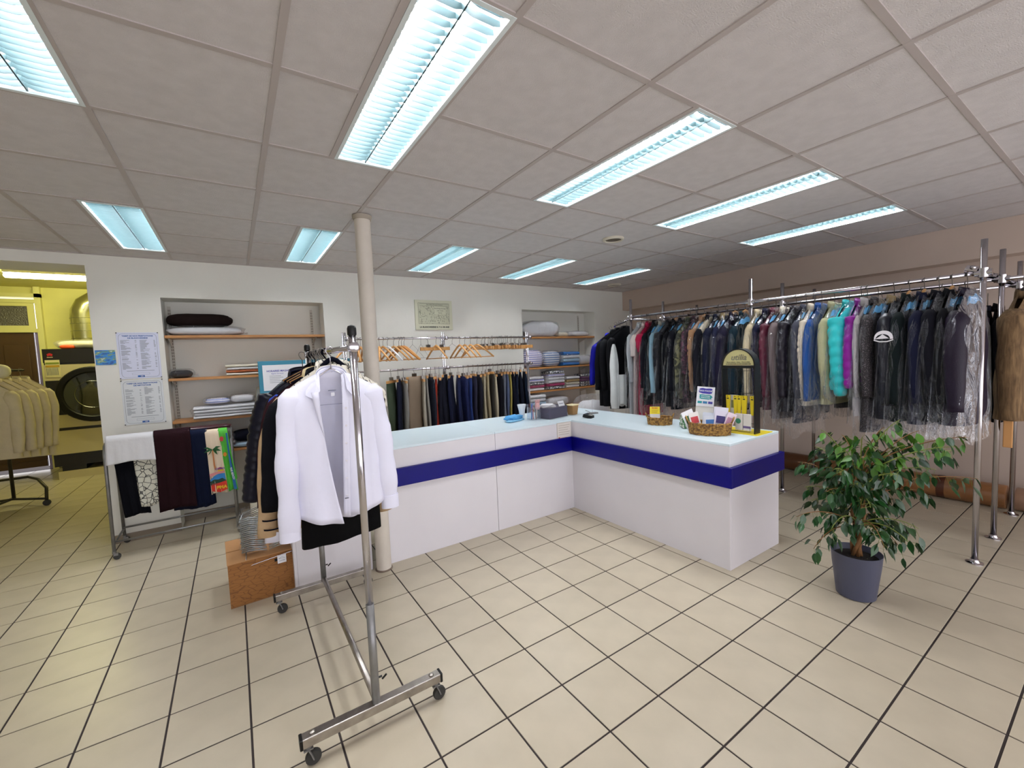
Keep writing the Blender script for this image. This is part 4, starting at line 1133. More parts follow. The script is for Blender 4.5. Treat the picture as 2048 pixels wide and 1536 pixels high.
    def leafb(u, v):
        th = PI * u; r1 = .066 + .012 * v
        return (-r1 * math.cos(th), .030 * math.sin(th) - .012 + .012 * v, -nk - .040 + .050 * math.sin(th) ** .7 + .006 - .040 * v * (1 - .55 * math.sin(th)))
    MB().grid(leafb, 20, 5).build('collar_fall', m_shirt, t, smooth=True, solid=.002)
    for s_ in (-1, 1):
        q_ = [(.052, -.014, -nk - .010), (.112, -.040, -nk - .093), (.116, -.050, -nk - .112), (.082, -.062, -nk - .132), (.056, -.052, -nk - .095)]
        b = MB(); vs_ = [(s_ * x, y, z) for x, y, z in q_]
        b.add(vs_ + [(s_ * .070, -.046, -nk - .062)], [(0, 1, 5), (1, 2, 5), (2, 3, 5), (3, 4, 5), (4, 0, 5)]); b.build('collar_point', m_shirt, t, solid=.004)
    # folded-back placket edge
    def flp(u, v):
        x = xl(.12 + .3 * v) - .030 * u * (1 - v) ** .7
        return (x, -.052 - .006 * math.sin(PI * u) - .012 * (1 - v), -nk - .10 - .20 * v)
    MB().grid(flp, 4, 8).build('placket_fold', m_shirt, t, smooth=True, solid=.002)
    # yoke seam and label
    slab(-.055, .055, -.0005, .0005, -.001, .001).build('yoke_seam', mat('seam', '#8d8fa6', .8), t, loc=(0, .012, -nk - .165))
    slab(-.017, .017, -.0006, .0006, -.0015, .0015).build('label_line', mat('lbl', '#6c7488', .8), t, loc=(0, .010, -nk - .10))
    slab(-.008, .008, -.0006, .0006, -.008, .008).build('size_tab', mat('size_tab_white', '#f0f0f4', .8), t, loc=(.002, .009, -nk - .118))
    MB().tube([(-.17, .004, -nk - .115), (-.06, .004, -nk - .035), (0, .004, -nk + .004), (.06, .004, -nk - .035), (.17, .004, -nk - .115)], .0035, 6).build('hanger_frame', m_chrome, t, smooth=True)
shirt()
scrib = two_tone('scribble_print', '#1b1a20', '#dcd6c6', scale=26, kind='noise', thr=.40, soft=.01, distortion=3.0, stretch=(1, 1, .6))
G4 = 'clothes on the foreground rolling rack'
def rg(y, lb, mm, zb, name='hanging_coat', cat='coat', dx=0, rz=0, **k):
    return garment(name, lb, cat, (XR + dx, y, ZR2), R(rz), L=ZR2 - zb, mm=mm, group=G4, **k)
rg(2.215, 'cream blouse with black scribble print behind the white shirt', scrib, .92, 'patterned_blouse', 'blouse', dx=.010, W=.215, D=.018, sleeve=.12, seed=601, slope=.15, neck=.05, hang_m=m_navy)
rg(2.24, 'black skirt showing below the hem of the white shirt', cloth('#030304'), .655, 'black_skirt', 'skirt', dx=.015, rz=9, W=.175, D=.035, sleeve=None, collar=False, seed=602, slope=.30, flare=.12, amp=.8)
rg(2.29, 'black jacket left of the white shirt', cloth('#0a0a10'), .98, 'black_jacket', 'jacket', dx=-.025, W=.215, D=.030, sleeve=.52, sp=.03, seed=603)
rg(2.36, 'beige trench coat with strapped cuffs behind the black jacket', cloth('#b79b78'), .72, 'trench_coat', 'coat', dx=-.03, W=.205, D=.036, sleeve=.66, sl_r=.052, sp=.075, seed=604, collar_m=cloth('#d6c298'))
tr = bpy.data.objects['trench_coat']
for z in (-.80, -.845):
    MB().lathe([(.0455, -.004), (.0455, .004)], 18, sy=.9, cap=False, M=Matrix.Translation((-.262, -.02, z + .0))).build('cuff_strap', m_navy, tr)
rg(2.44, 'navy jacket between the trench coat and the burgundy one', cloth('#0d0e28'), .95, 'navy_jacket', 'jacket', W=.21, D=.03, sleeve=.5, sp=.05, seed=605, hang_m=wood_m)
rg(2.50, 'burgundy knit jacket on the rolling rack', cloth('#2a0d14'), .90, 'burgundy_jacket', 'jacket', dx=-.02, W=.215, D=.03, sleeve=.55, sp=.05, seed=606)
rg(2.56, 'white shirt with its cuff hanging below the trench sleeve', m_shirt, .95, 'white_shirt', 'shirt', dx=-.01, W=.21, D=.025, sleeve=.76, sp=.04, sl_r=.045, seed=607)
rg(2.62, 'bright blue blouse of which only a shoulder shows by the near post', cloth('#1443b5', .5), .95, 'blue_blouse', 'blouse', dx=.03, W=.25, D=.025, sleeve=.4, seed=608, hang_m=wood_m)
rg(2.67, 'dark brown coat whose side shows right of the white shirt above the counter band', cloth('#191214'), .86, 'brown_coat', 'coat', dx=.04, W=.27, D=.035, sleeve=.55, seed=609, flare=.35)
rg(2.80, 'long navy quilted coat at the far end of the rolling rack, left side', nylon('#04051a'), .93, 'quilted_coat', 'coat', dx=-.05, W=.205, D=.05, sleeve=.60, seed=611, puff=14, sl_r=.055, sp=.09)
rg(2.87, 'black feathery garment at the far end of the rolling rack', cloth('#0b0a0e', .95, .8, 60), 1.15, 'feather_top', 'top', dx=.06, W=.25, D=.03, sleeve=None, seed=612, collar=False, neck=.03)
# camel shawl with fringes
sh = thing('fringed_shawl', 'camel wool shawl with fringes hanging behind the white shirt', 'shawl', (XR + .03, 2.73, ZR2), 0, G4)
b = MB(); hook_x(b, h=.09); b.build('hook', m_hookm, sh, smooth=True)
m_camel = cloth('#a87f60', .95, .4, 120)
def shf(u, v):
    a_ = 2 * PI * u; c = math.cos(a_)
    x = (.20 + .09 * v) * math.copysign(abs(c) ** .8, c) * min(1, .4 + 2 * v); z0_ = -.10 - .12 * abs(x) / .2
    bot = -.90 + .07 * math.cos(3 * a_) 
    return (x, .045 * math.sin(a_) * (.4 + .6 * min(1, 4 * v)) * (1 + .3 * math.sin(6 * a_) * v), z0_ + (bot - z0_) * v)
MB().grid(shf, 40, 20, closeu=True).build('cloth', m_camel, sh, smooth=True)
rr = random.Random(5); fr_ = MB()
for k in range(46):
    q = shf(k / 46, 1.0); fr_.tube([q, (q[0] + rr.uniform(-.006, .006), q[1], q[2] - .04), (q[0] + rr.uniform(-.014, .014), q[1] + rr.uniform(-.01, .01), q[2] - rr.uniform(.07, .095))], .0025, 5)
fr_.build('fringe', cloth('#9a7760'), sh, kind='stuff')
for q_, mm_ in (((-.25, .02), cloth('#6b5aa0')),):
    f2 = MB()
    for k in range(5): f2.tube([(q_[0] + k * .011, q_[1] - .05, -.86), (q_[0] + k * .011 + .004, q_[1] - .05, -.93), (q_[0] + k * .011 - .002, q_[1] - .05, -.97)], .003, 5)
    f2.build('violet_fringe', mm_, sh, kind='stuff')
# spare hooks bunched on the rail
for k in range(10):
    hg = thing('clothes_hanger', 'empty clothes hanger bunched among others on the foreground rolling rack', 'hanger', (XR, 2.33 + k * .055, ZR2), R((k * 37) % 17 - 8), 'bunched hangers on the rolling rack')
    b = MB(); hook_x(b, h=.08, r=.0026 if k % 3 else .004); b.build('hook', m_hookm if k % 2 else m_navy, hg, smooth=True)
    MB().tube([(-.16, 0, -.15), (-.05, 0, -.095), (0, 0, -.075), (.05, 0, -.095), (.16, 0, -.15)], [.006, .007, .008, .007, .006], 6).build('shoulder', [m_navy, m_black, m_wood][k % 3], hg, smooth=True)
# ------------------------------------------------------------------ low trouser rack by the back wall
lr = thing('trouser_rack', 'low grey metal trouser rack on casters in front of the price lists', 'rack', (-.49, 4.84, 0))
xa, xb = -.43, .43
yf, yb_ = -.16, .20
ZB = .955
for x in (xa, xb):
    pts = [(x, yf - .02, .07), (x, yf + .0, ZB - .08), (x, yf + .03, ZB - .015), (x, yf + .08, ZB), (x, yb_ - .08, ZB), (x, yb_ - .03, ZB - .015), (x, yb_, ZB - .08), (x, yb_ + .02, .07)]
    MB().tube(pts, .0125, 10).build('end_frame', m_grey, lr, smooth=True)
    MB().cyl((x, yf - .01, .13), (x, yb_ + .01, .13), .009, n=8).build('brace', m_grey, lr, smooth=True)
    for y in (yf - .02, yb_ + .02):
        c = MB(); c.cyl((x, y, .07), (x, y, .05), .014, n=10); c.box(x + .01, y, .045, .03, .026, .02); cfo = c.build('caster_fork', m_grey, lr)
        MB().lathe([(.012, -.009), (.025, -.008), (.025, .008), (.012, .009)], 16, M=Matrix.Translation((x + .016, y, .0255)) @ Matrix.Rotation(PI / 2, 4, 'X')).build('caster_wheel', m_rubber, cfo, auto=True)
for y, z in ((yf + .03, ZB - .018), (yb_ - .03, ZB - .018), (yf - .012, .145), (yb_ + .012, .145)):
    MB().cyl((xa, y, z), (xb, y, z), .0085, n=10).build('cross_bar', m_grey, lr, smooth=True)
def drape(name, label, cat, x0, x1, zf, zbk, mm, lean=0.0, bulge=.022, seed=0, y=4.715, ztop=.955, group='clothes on the trouser rack', amp=1.0, x0b=None, x1b=None):
    t = thing(name, label, cat, ((x0 + x1) / 2, y, ztop), 0, group)
    w_ = (x1 - x0) / 2; rr = random.Random(seed); p1, p2 = rr.uniform(0, 6), rr.uniform(0, 6)
    lf, lb_ = ztop - zf, ztop - zbk
    tot = lf + lb_ + .07
    def path(s):
        if s < lf: return (-bulge - .012 * (1 - s / lf), -(lf - s), 1 - s / lf)
        if s < lf + .07: a_ = PI * (s - lf) / .07; return (-bulge * math.cos(a_), bulge * math.sin(a_), 0)
        q = s - lf - .07; return (bulge + .01 * q / lb_, -q, q / lb_)
    def fn(u, v):
        y_, z_, k = path(v * tot)
        sp = (u - .5) * 2
        edge_ = (1 - abs(sp) ** 6) 
        y2 = y_ + amp * .007 * k * math.sin(9 * sp + p1 + 2 * v) + amp * .004 * math.sin(21 * sp + p2) * k - (.006 * edge_ if y_ < 0 else -.006 * edge_)
        return (sp * w_ * (1 + .04 * k) + lean * k * (1 if y_ < 0 else 1), y2, z_ + .008 * math.sin(3 * sp + p1) * k)
    MB().grid(fn, 22, 40).build('cloth', mm, t, smooth=True, solid=.010)
    return t
marble = two_tone('marble_print', '#26282a', '#d6d6c8', scale=24, kind='voronoi', thr=.05, soft=.03)
drape('navy_trousers', 'black-navy trousers at the left end of the trouser rack', 'trousers', -.88, -.72, .335, .45, cloth('#06070f'), lean=.05, seed=1)
drape('print_trousers', 'white trousers with black marble-like print on the trouser rack', 'trousers', -.755, -.615, .40, .5, marble, lean=.035, seed=2, y=4.705)
tc_ = drape('white_shirt', 'white garment folded short over the left end of the trouser rack', 'shirt', -.905, -.605, .795, .80, m_linen, seed=3, y=4.695, ztop=.985, bulge=.035, amp=.5)
drape('maroon_trousers', 'very dark maroon trousers in the middle of the trouser rack', 'trousers', -.60, -.355, .335, .4, cloth('#1f0a10'), seed=4, y=4.70, ztop=.995, bulge=.04)
drape('navy_trousers', 'dark navy trousers, their hem showing below the maroon ones', 'trousers', -.53, -.30, .30, .4, cloth('#0a0e22'), lean=.02, seed=5, y=4.725)
drape('navy_trousers', 'midnight blue trousers between the maroon pair and the palm print', 'trousers', -.375, -.235, .305, .4, cloth('#0a1228'), lean=.02, seed=6, y=4.705, ztop=.975)
pm_ = drape('palm_beach_towel', 'cream cloth with a green palm tree and a red sunset printed on it', 'towel', -.25, -.130, .405, .5, mat('palm_cream', '#e8d6bd', .8, bump=.1), lean=.012, seed=7, y=4.700, ztop=.965)
# printed picture (flat print on the hanging front face)
prn = MB()
def pq(name, pts, hx, dz=0.0, par=None):
    b = MB(); b.add([(x, -.0505 - dz, z) for x, z in pts] + [(x, -.0485 - dz, z) for x, z in pts], [tuple(range(len(pts))), tuple(len(pts) + k for k in reversed(range(len(pts))))] + [(k, len(pts) + k, len(pts) + (k + 1) % len(pts), (k + 1) % len(pts)) for k in range(len(pts))])
    return b.build(name, mat('print_' + name, hx, .75), par or pm_)
pq('trunk', [(-.018, -.16), (-.010, -.16), (-.004, -.30), (.004, -.345), (-.010, -.345), (-.016, -.30)], '#b9763f')
for a_ in (-160, -125, -60, -20, -200, 20):
    c, s = math.cos(R(a_)), math.sin(R(a_)); l_ = .068
    pq('palm_leaf', [(-.014, -.155), (-.014 + c * l_ * .5 - s * .010, -.150 + s * l_ * .4 + .012), (-.014 + c * l_, -.155 + s * l_ * .9), (-.014 + c * l_ * .5, -.160 + s * l_ * .5)], '#1d5a2c', .0006)
pq('sea', [(-.050, -.43), (-.02, -.40), (.02, -.38), (.062, -.385), (.066, -.47), (-.048, -.46)], '#2b7fc4')
pq('pink_cloud', [(-.052, -.375), (0, -.365), (.062, -.360), (.062, -.38), (0, -.385), (-.05, -.405)], '#d98c8c', .0002)
pq('dark_hill', [(-.050, -.445), (-.02, -.430), (.01, -.435), (.04, -.425), (.068, -.45), (.068, -.475), (-.048, -.485)], '#143c2c', .0004)
pq('red_base', [(-.048, -.480), (.070, -.455), (.072, -.535), (.02, -.555), (-.044, -.535)], '#cf2f1d', .0005)
pq('sun', [(.030 + .022 * math.cos(R(a_)), -.345 + .020 * math.sin(R(a_))) for a_ in range(0, 181, 20)], '#c43a2c', .0003)
pq('sun_gold', [(.010, -.362), (.055, -.362), (.055, -.347), (.012, -.347)], '#e0b12c', .0004)
text('lettering', 'CORO', .024, mat('print_violet', '#5a4f9a', .7), pm_, (.028, -.052, -.338), bold=.001)
text('lettering', 'PMA', .040, mat('print_yellow', '#f0c02a', .7), pm_, (.032, -.052, -.510), bold=.002)
text('lettering', 'DAY', .022, mat('print_red', '#a8322a', .7), pm_, (-.018, -.052, -.475), bold=.001)
gp_ = drape('green_print_cloth', 'bright green and blue printed strip right of the palm print', 'towel', -.152, -.085, .41, .5, mat('print_green', '#4fb53a', .75), lean=.045, seed=8, y=4.697, ztop=.967)
pq('red_fruit', [(-.012 + .016 * math.cos(R(a_)), -.07 + .024 * math.sin(R(a_))) for a_ in range(0, 360, 40)], '#b8323a', par=gp_)
pq('orange_fruit', [(.004 + .014 * math.cos(R(a_)), -.215 + .020 * math.sin(R(a_))) for a_ in range(0, 360, 40)], '#d98a2a', par=gp_)
pq('blue_side', [(.022, -.02), (.034, -.02), (.040, -.22), (.075, -.55), (.050, -.55), (.030, -.26)], '#1d5f9c', .0003, par=gp_)
text('lettering', 'THE BEACH', .022, m_paper, gp_, (.047, -.0525, -.40), rot=(PI / 2, R(80), 0), bold=.0006)
drape('olive_cloth', 'grey-green cloth at the right end of the trouser rack', 'cloth', -.095, -.060, .60, .6, cloth('#4d5148'), lean=.01, seed=9, y=4.71)
soft('bagged_garment', 'shiny maroon bagged garment lying on top of the trouser rack', 'garment', -.30, 4.885, .966, .50, .14, .045, mat('maroon_shiny', '#3c0d18', .3), False, 61, group='clothes on the trouser rack', amp=.05)

# ------------------------------------------------------------------ box, bundle of hangers, standing roll, blue bag
cx = thing('cardboard_box', 'brown cardboard box with a printed leaf-like line pattern on the floor', 'box', (.08, 3.42, 0), R(2))
boxm = two_tone('box_print', '#6f4520', '#93622f', scale=24, kind='voronoi', thr=.03, soft=.03, rough=.75, stretch=(.7, .7, 2.0), bump=.05)
kraftm = mat('cardboard', '#b58556', .8, bump=.05, var=.04)
w2, d2, hh = .205, .225, .285
for nm, a_ in (('side', (-w2, w2, -d2, -d2 + .005, 0, hh)), ('side', (-w2, w2, d2 - .005, d2, 0, hh)), ('side', (-w2, -w2 + .005, -d2 + .005, d2 - .005, 0, hh)), ('side', (w2 - .005, w2, -d2 + .005, d2 - .005, 0, hh))):
    slab(*a_).build(nm, boxm, cx)
slab(-w2, w2, -d2, d2, .001, .006).build('bottom', kraftm, cx)
slab(-w2 - .003, w2 + .003, -d2 - .003, -.006, hh, hh + .004).build('top_flap', kraftm, cx)
slab(-w2 - .003, w2 + .003, .006, d2 + .003, hh, hh + .004).build('top_flap', kraftm, cx)
slab(-.035, .035, -d2 - .001, -d2 + .0, hh - .055, hh - .035).build('hand_hole', m_black, cx, loc=(.09, 0, 0))
# bundle of bagged wire hangers
hb = thing('hanger_bundle', 'bundle of grey wire hangers in clear plastic lying on the cardboard box', 'hangers', (.125, 3.42, hh + .004), R(-4))
m_wireg = mat('grey_wire', '#b4babd', .28, .6)
bun = MB()
for k in range(18):
    z = .012 + k * .0130; j = .004 * math.sin(k * 2.3)
    for s_ in (-1, 1):
        bun.tube([(s_ * .008, -.17 + j, z + .004), (s_ * .10, -.155 + j, z + .020), (s_ * .152 + j, -.14, z + .006), (s_ * .150 + j, -.125, z), (s_ * .02, -.12 + j, z)], .0042, 5, flat=.8)
        bun.tube([(s_ * .150 + j, -.14, z + .006), (s_ * .145 + j, .02, z + .004), (s_ * .01, .15, z + .008)], .0030, 5)
bun.build('wires', m_wireg, hb, smooth=True, kind='stuff')
m_wrapf = film('wrap_film', (1, 1, 1), .01, 30, .35, .05)
def bagf(u, v):
    a_ = 2 * PI * u; c, s = math.cos(a_), math.sin(a_)
    k = 1 + .05 * math.sin(23 * v + 3 * math.sin(a_ * 3))
    return (.165 * math.copysign(abs(c) ** .5, c) * k - .012 * math.exp(-((abs(c) - 0) * 6) ** 2) * 0, -.02 + .17 * math.copysign(abs(s) ** .5, s) * (1 + .03 * math.sin(31 * v)) * (1 - .06 * math.exp(-(c * 5) ** 2)), .004 + .245 * v)
MB().grid(bagf, 48, 26, closeu=True).build('plastic_wrap', m_wrapf, hb, smooth=True)
lw_ = MB(); lw_.tube([(-.125, -.17, .03), (-.125, -.228, .0), (-.120, -.232, -.045), (.15, -.236, -.005), (.16, -.23, .0)], .0032, 6)
lw_.build('loose_wire', m_chrome, hb, smooth=True)
tg = thing('price_tag', 'small white tag with a hanger drawing on the front of the cardboard box', 'tag', (.185, 3.182, .245), R(2))
slab(-.026, .026, -.001, 0, -.028, .028).build('card', m_paper, tg)
th_ = MB(); th_.tube([(-.018, -.0015, .004), (0, -.0015, .014), (.018, -.0015, .004), (-.018, -.0015, .004)], .0008, 4); th_.build('hanger_drawing', m_ink, tg)
text('lettering', 'CINTRE', .010, m_ink, tg, (0, -.0016, -.012))
wr_ = thing('standing_roll', 'white roll of film standing on the floor behind the hanger bundle', 'roll', (.125, 4.55, 0))
MB().lathe([(.030, .002), (.078, .0), (.080, .004), (.080, .436), (.078, .44), (.030, .44), (.028, .42)], 28).build('roll', mat('film_roll_white', '#dcdacb', .5), wr_, auto=True)
MB().lathe([(.029, .0), (.029, .445), (.025, .445), (.025, .30)], 16, cap=False).build('core', kraftm, wr_, auto=True)
bg_ = thing('blue_bag', 'dark blue folded bag standing at the end of the counter behind the cardboard box', 'bag', (.215, 3.72, 0))
MB().box(0, 0, .13, .055, .16, .26, taper=.85).build('body', mat('blue_bag', '#12126a', .5, bump=.3, bscale=30), bg_, bevel=.01)

# ------------------------------------------------------------------ room behind the doorway
lamp = thing('strip_light', 'long yellow-white strip light under the ceiling of the back room', 'lamp', (-1.70, 8.45, 2.90))
slab(-.75, .75, -.05, .05, .03, .07).build('base', m_white, lamp)
MB().tube([(-.75, 0, .0), (-.735, 0, 0), (.735, 0, 0), (.75, 0, 0)], [.02, .045, .045, .02], 14, flat=.8).build('diffuser', mat('strip_glow', '#fff7c0', .4, emit=(1.0, .95, .50), estr=BACKLAMP), lamp, smooth=True)
def dd(x, z): return (x * 10 / 9.5, 1.5388 + (z - 1.5388) * 10 / 9.5)
dr = bpy.data.objects.new('door_1', None); COL.objects.link(dr); dr.location = (-3.0, 9.98, 0); dr['kind'] = 'structure'; dr['label'] = 'dark brown panelled door with a yellow glazed transom'
mdo = mat('door_brown', '#4a3218', .5, var=.08); 
slab(-.95, .36, -.01, .03, .06, 2.25).build('door_leaf', mdo, dr)
for x0, x1 in ((-.85, -.52), (-.40, -.10), (.02, .30)):
    for z0, z1 in ((.25, .95), (1.10, 2.05)):
        slab(x0, x1, -.028, -.010, z0, z1).build('door_panel', mdo, dr, bevel=.012)
slab(-.95, .36, -.03, -.01, .06, .16).build('kick_board', mdo, dr)
slab(.375, .41, -.02, .03, .0, 2.25).build('door_reveal', mat('lavender_paint', '#8f84c4', .6), dr)
for z in (2.27, 2.74): slab(-.98, .48, -.05, .02, z - .03, z + .03).build('transom_rail', m_yframe, dr)
slab(.42, .49, -.06, .02, 0, 2.97).build('frame_post', m_yframe, dr)
slab(-.98, .49, -.06, .02, 2.80, 2.86).build('frame_head', m_yframe, dr)
glm = mat('bubbly_glass', '#57544e', .12, bump=1.0, bscale=60, spec=.9)
for x0, x1 in ((-.92, -.30), (-.24, .38)):
    slab(x0, x1, .0, .008, 2.30, 2.71).build('pane', glm, dr)
    fr = MB(); w_ = .055
    fr.bb(x0 - .02, x0 + w_, -.03, .0, 2.30, 2.71); fr.bb(x1 - w_, x1 + .02, -.03, 0, 2.30, 2.71); fr.bb(x0 + w_, x1 - w_, -.03, 0, 2.30, 2.30 + w_ * .9); fr.bb(x0 + w_, x1 - w_, -.03, 0, 2.71 - w_ * .9, 2.71)
    fr.build('sash', m_yframe, dr)
MB().cyl((-.27, -.05, 2.64), (-.27, -.05, 2.76), .010, n=8).build('latch', m_yframe, dr)
dt = thing('exhaust_duct', 'ribbed metal exhaust duct rising behind the dryer', 'duct', (-1.98, 9.72, 2.0))
MB().tube([(0, 0, -.1), (0, 0, .15), (0, 0, .45), (.01, 0, .55), (.06, 0, .66), (.14, 0, .72), (.26, 0, .74), (.5, 0, .74)], .17, 24).build('pipe', mat('duct_metal', '#b7b48a', .25, .9, bump=.15, bscale=8), dt, smooth=True)
for z in (.12, .24, .36, .45): MB().lathe([(.171, -.004), (.176, 0), (.171, .004)], 24, c=(0, 0, z), cap=False).build('rib', mat('duct_rib', '#8b8a66', .3, .8), dt, smooth=True)
m_dk = mat('machine_black', '#171412', .35); m_bg = mat('machine_beige', '#c9bd98', .45)
dy = thing('tumble_dryer', 'large black and beige industrial tumble dryer with a round glass door', 'dryer', (-2.27, 8.8, 0))
slab(0, 1.15, .02, .95, .19, 1.92).build('cabinet', m_dk, dy, bevel=.006)
slab(.0, 1.15, 0, .02, 1.72, 1.92).build('top_panel', m_dk, dy)
slab(.0, 1.15, 0, .02, .96, 1.69).build('middle_panel', m_dk, dy)
b = MB(); b.add([(0, -.006, 1.69), (1.15, -.006, 1.69), (1.15, -.006, 1.60), (.25, -.006, 1.50), (.16, -.006, 1.46), (0, -.006, 1.46), (0, .004, 1.69), (1.15, .004, 1.69), (1.15, .004, 1.60), (.25, .004, 1.50), (.16, .004, 1.46), (0, .004, 1.46)],
              [(0, 5, 4, 3, 2, 1), (6, 7, 8, 9, 10, 11)] + [(k, (k + 1) % 6, 6 + (k + 1) % 6, 6 + k) for k in range(6)]); b.build('beige_band', m_bg, dy)
slab(0, 1.15, -.008, .02, .76, .95).build('lint_panel', m_bg, dy)
slab(0, 1.15, -.012, .02, .72, .76).build('handle_strip', m_dk, dy)
slab(0, 1.15, -.008, .02, .37, .72).build('lower_panel', m_bg, dy)
slab(0, 1.15, .0, .02, .19, .37).build('kick_panel', m_dk, dy)
dm = Matrix.Translation((.50, 0, 1.235)) @ Matrix.Rotation(PI / 2, 4, 'X')
MB().lathe([(.32, .0), (.41, .01), (.415, .035), (.40, .055), (.34, .06), (.325, .045), (.32, .03)], 40, M=dm, cap=False).build('door_ring', m_black, dy, auto=True)
drg = bpy.data.objects['door_ring']
MB().lathe([(.325, .035), (.22, .045), (.10, .055), (.001, .058)], 40, M=dm, cap=False).build('door_glass', mat('dryer_glass', '#20241a', .06, spec=.9), drg, smooth=True)
MB().lathe([(.20, .0), (.205, .004), (.20, .008)], 40, M=dm, cap=False, c=(0, 0, .05)).build('drum_rim', m_chrome, drg, smooth=True)
slab(.02, .17, -.010, -.006, 1.51, 1.76).build('sticker', mat('sticker_cream', '#d8cf9e', .6), dy)
slab(.025, .165, -.0115, -.010, 1.70, 1.725).build('sticker_bar', mat('sticker_green', '#7a8a2c', .6), dy)
slab(.025, .165, -.0115, -.010, 1.655, 1.685).build('sticker_bar', mat('sticker_gold', '#b8902c', .6), dy)
b = MB()
for k in range(9): b.bb(.03 + k * .014, .036 + k * .014, -.0112, -.010, 1.54, 1.645)
b.build('sticker_lines', m_ink, dy, kind='stuff')
b = MB(); b.add([(.045, -.003, 1.845), (.075, -.003, 1.862), (.105, -.003, 1.845), (.098, -.003, 1.815), (.075, -.003, 1.825), (.052, -.003, 1.815)], [(0, 1, 2, 3, 4, 5)]); b.build('red_emblem', mat('emblem_red', '#b81c24', .5), dy, solid=.002)
slab(.045, .105, -.003, 0, 1.795, 1.805).build('emblem_bar', mat('emblem_beige', '#c9b8a0', .5), dy)
pb = thing('machine_plinth', 'low white plinth under the tumble dryer', 'plinth', (-2.24, 8.80, 0))
slab(0, 1.15, 0, .90, .0, .115).build('block', mat('plinth_paint', '#cfc4a0', .8, bump=.4, bscale=20), pb)
slab(.04, .30, .02, .60, .115, .19).build('foot_block', m_dk, pb); slab(.70, 1.1, .02, .60, .115, .19).build('foot_block', m_dk, pb)
soft('bagged_linen', 'cream bagged linen lying on top of the tumble dryer', 'linen', -1.86, 9.15, 1.921, .62, .5, .13, m_cream, True, 71)
soft('orange_packet', 'orange packet lying on top of the dryer at the front', 'packet', -2.03, 8.92, 1.921, .16, .10, .06, mat('orange_pack', '#d8501c', .5), False, 72, amp=.05)
# rack of white coats in the doorway
wr2 = thing('coat_rack', 'dark steel coat rack on casters in the doorway', 'rack', (-2.32, 7.2, 0))
MB().cyl((0, .35, .06), (0, .35, 1.60), .018, n=10).build('post', m_dark, wr2, smooth=True)
MB().tube([(-.6, .40, .30), (.12, .40, .30), (.22, .33, .27), (.36, .05, .20), (.37, -.02, .07)], .016, 8).build('curved_frame', m_dark, wr2, smooth=True)
MB().tube([(-.6, .33, .065), (0, .33, .065), (.36, -.02, .085)], .014, 8).build('base_tube', m_dark, wr2, smooth=True)
MB().tube([(0, .33, .07), (-.1, -.05, .07), (-.3, -.3, .07)], .014, 8).build('base_tube', m_dark, wr2, smooth=True)
MB().lathe([(.01, -.012), (.035, -.012), (.035, .012), (.01, .012)], 14, M=Matrix.Translation((.37, -.02, .0355)) @ Matrix.Rotation(PI / 2, 4, 'X')).build('caster_wheel', m_rubber, wr2)
MB().lathe([(.01, -.012), (.035, -.012), (.035, .012), (.01, .012)], 14, M=Matrix.Translation((-.3, -.3, .0355)) @ Matrix.Rotation(PI / 2, 4, 'X')).build('caster_wheel', m_rubber, wr2)
MB().cyl((-.25, -.35, 1.62), (.10, .70, 1.62), .014, n=8).build('top_rail', m_dark, wr2, smooth=True)
m_coatw = cloth('#d9cdb4', .9, .5, 25)
G5 = 'cream white work jackets in the doorway'
for k in range(5):
    garment('white_jacket', ('nearest', 'second', 'third', 'fourth', 'farthest')[k] + ' cream-white work jacket on the rack in the doorway', 'jacket', (-2.27 + k * .045 - .01, 6.98 + k * .10, 1.62), R(-12), W=.24, L=.98 + .015 * k, D=.05, mm=m_coatw, sleeve=.68, sl_r=.062, seed=700 + k, group=G5, slope=.19)
bl = thing('bagged_ball', 'round black and white thing in clear plastic on top of the white jackets', 'bag', (-2.19, 7.0, 1.575))
blob(m_cream, .20, .16, .16, 'body', bl, (.03, 0, -.05), 73, .05, pw=.9)
blob(mat('dark_plastic_bag', '#2a2c36', .2, bump=.6, bscale=20), .18, .17, .15, 'plastic_bag', bl, (-.04, -.02, .02), 74, .12, pw=.9)
st = thing('strap_hanger', 'white and red straps hanging at the left edge of the picture', 'straps', (-2.235, 6.72, 1.0))
for k in range(3):
    MB().tube([(.02 * k, -.02 * k, .42 - .03 * k), (.035 * k + .01, -.02 * k, .1), (.035 * k, -.02 * k, -.05)], .010, 8).build('strap', m_white, st, smooth=True)
    MB().tube([(.035 * k, -.02 * k, -.05), (.035 * k + .004, -.02 * k, -.16), (.035 * k - .01, -.02 * k, -.20), (.035 * k - .02, -.02 * k, -.12)], .009, 8).build('red_loop', mat('red_loop', '#b01818', .5), st, smooth=True)

# ------------------------------------------------------------------ potted ficus
pt = thing('potted_ficus', 'bushy green weeping fig in a tapered blue-grey pot beside the counter', 'plant', (3.075, .945, 0))
m_pot = mat('pot_grey', '#474a5e', .42, bump=.02)
PH = .272
MB().lathe([(.088, 0), (.098, .006), (.108, .10), (.120, .20), (.126, PH), (.121, PH), (.115, PH - .03), (.10, PH - .05)], 40, cap=False).build('pot', m_pot, pt, smooth=False, auto=True)
MB().lathe([(.113, PH - .035), (.06, PH - .025), (.001, PH - .022)], 24, cap=False).build('soil', mat('soil', '#1d1510', .95, bump=1, bscale=120), pt)
MB().lathe([(.001, .001), (.088, .001)], 24, cap=False).build('pot_base', m_pot, pt)
rvv = Vector((.294, -.956, 0)); dvv = Vector((.956, .294, 0))     # across and along the line of sight, only used to lay the branches out
m_bark = mat('fig_bark', '#8a6038', .7, bump=.5, bscale=60, var=.2, vscale=20)
m_twig = mat('fig_twig', '#7d8a3c', .6)
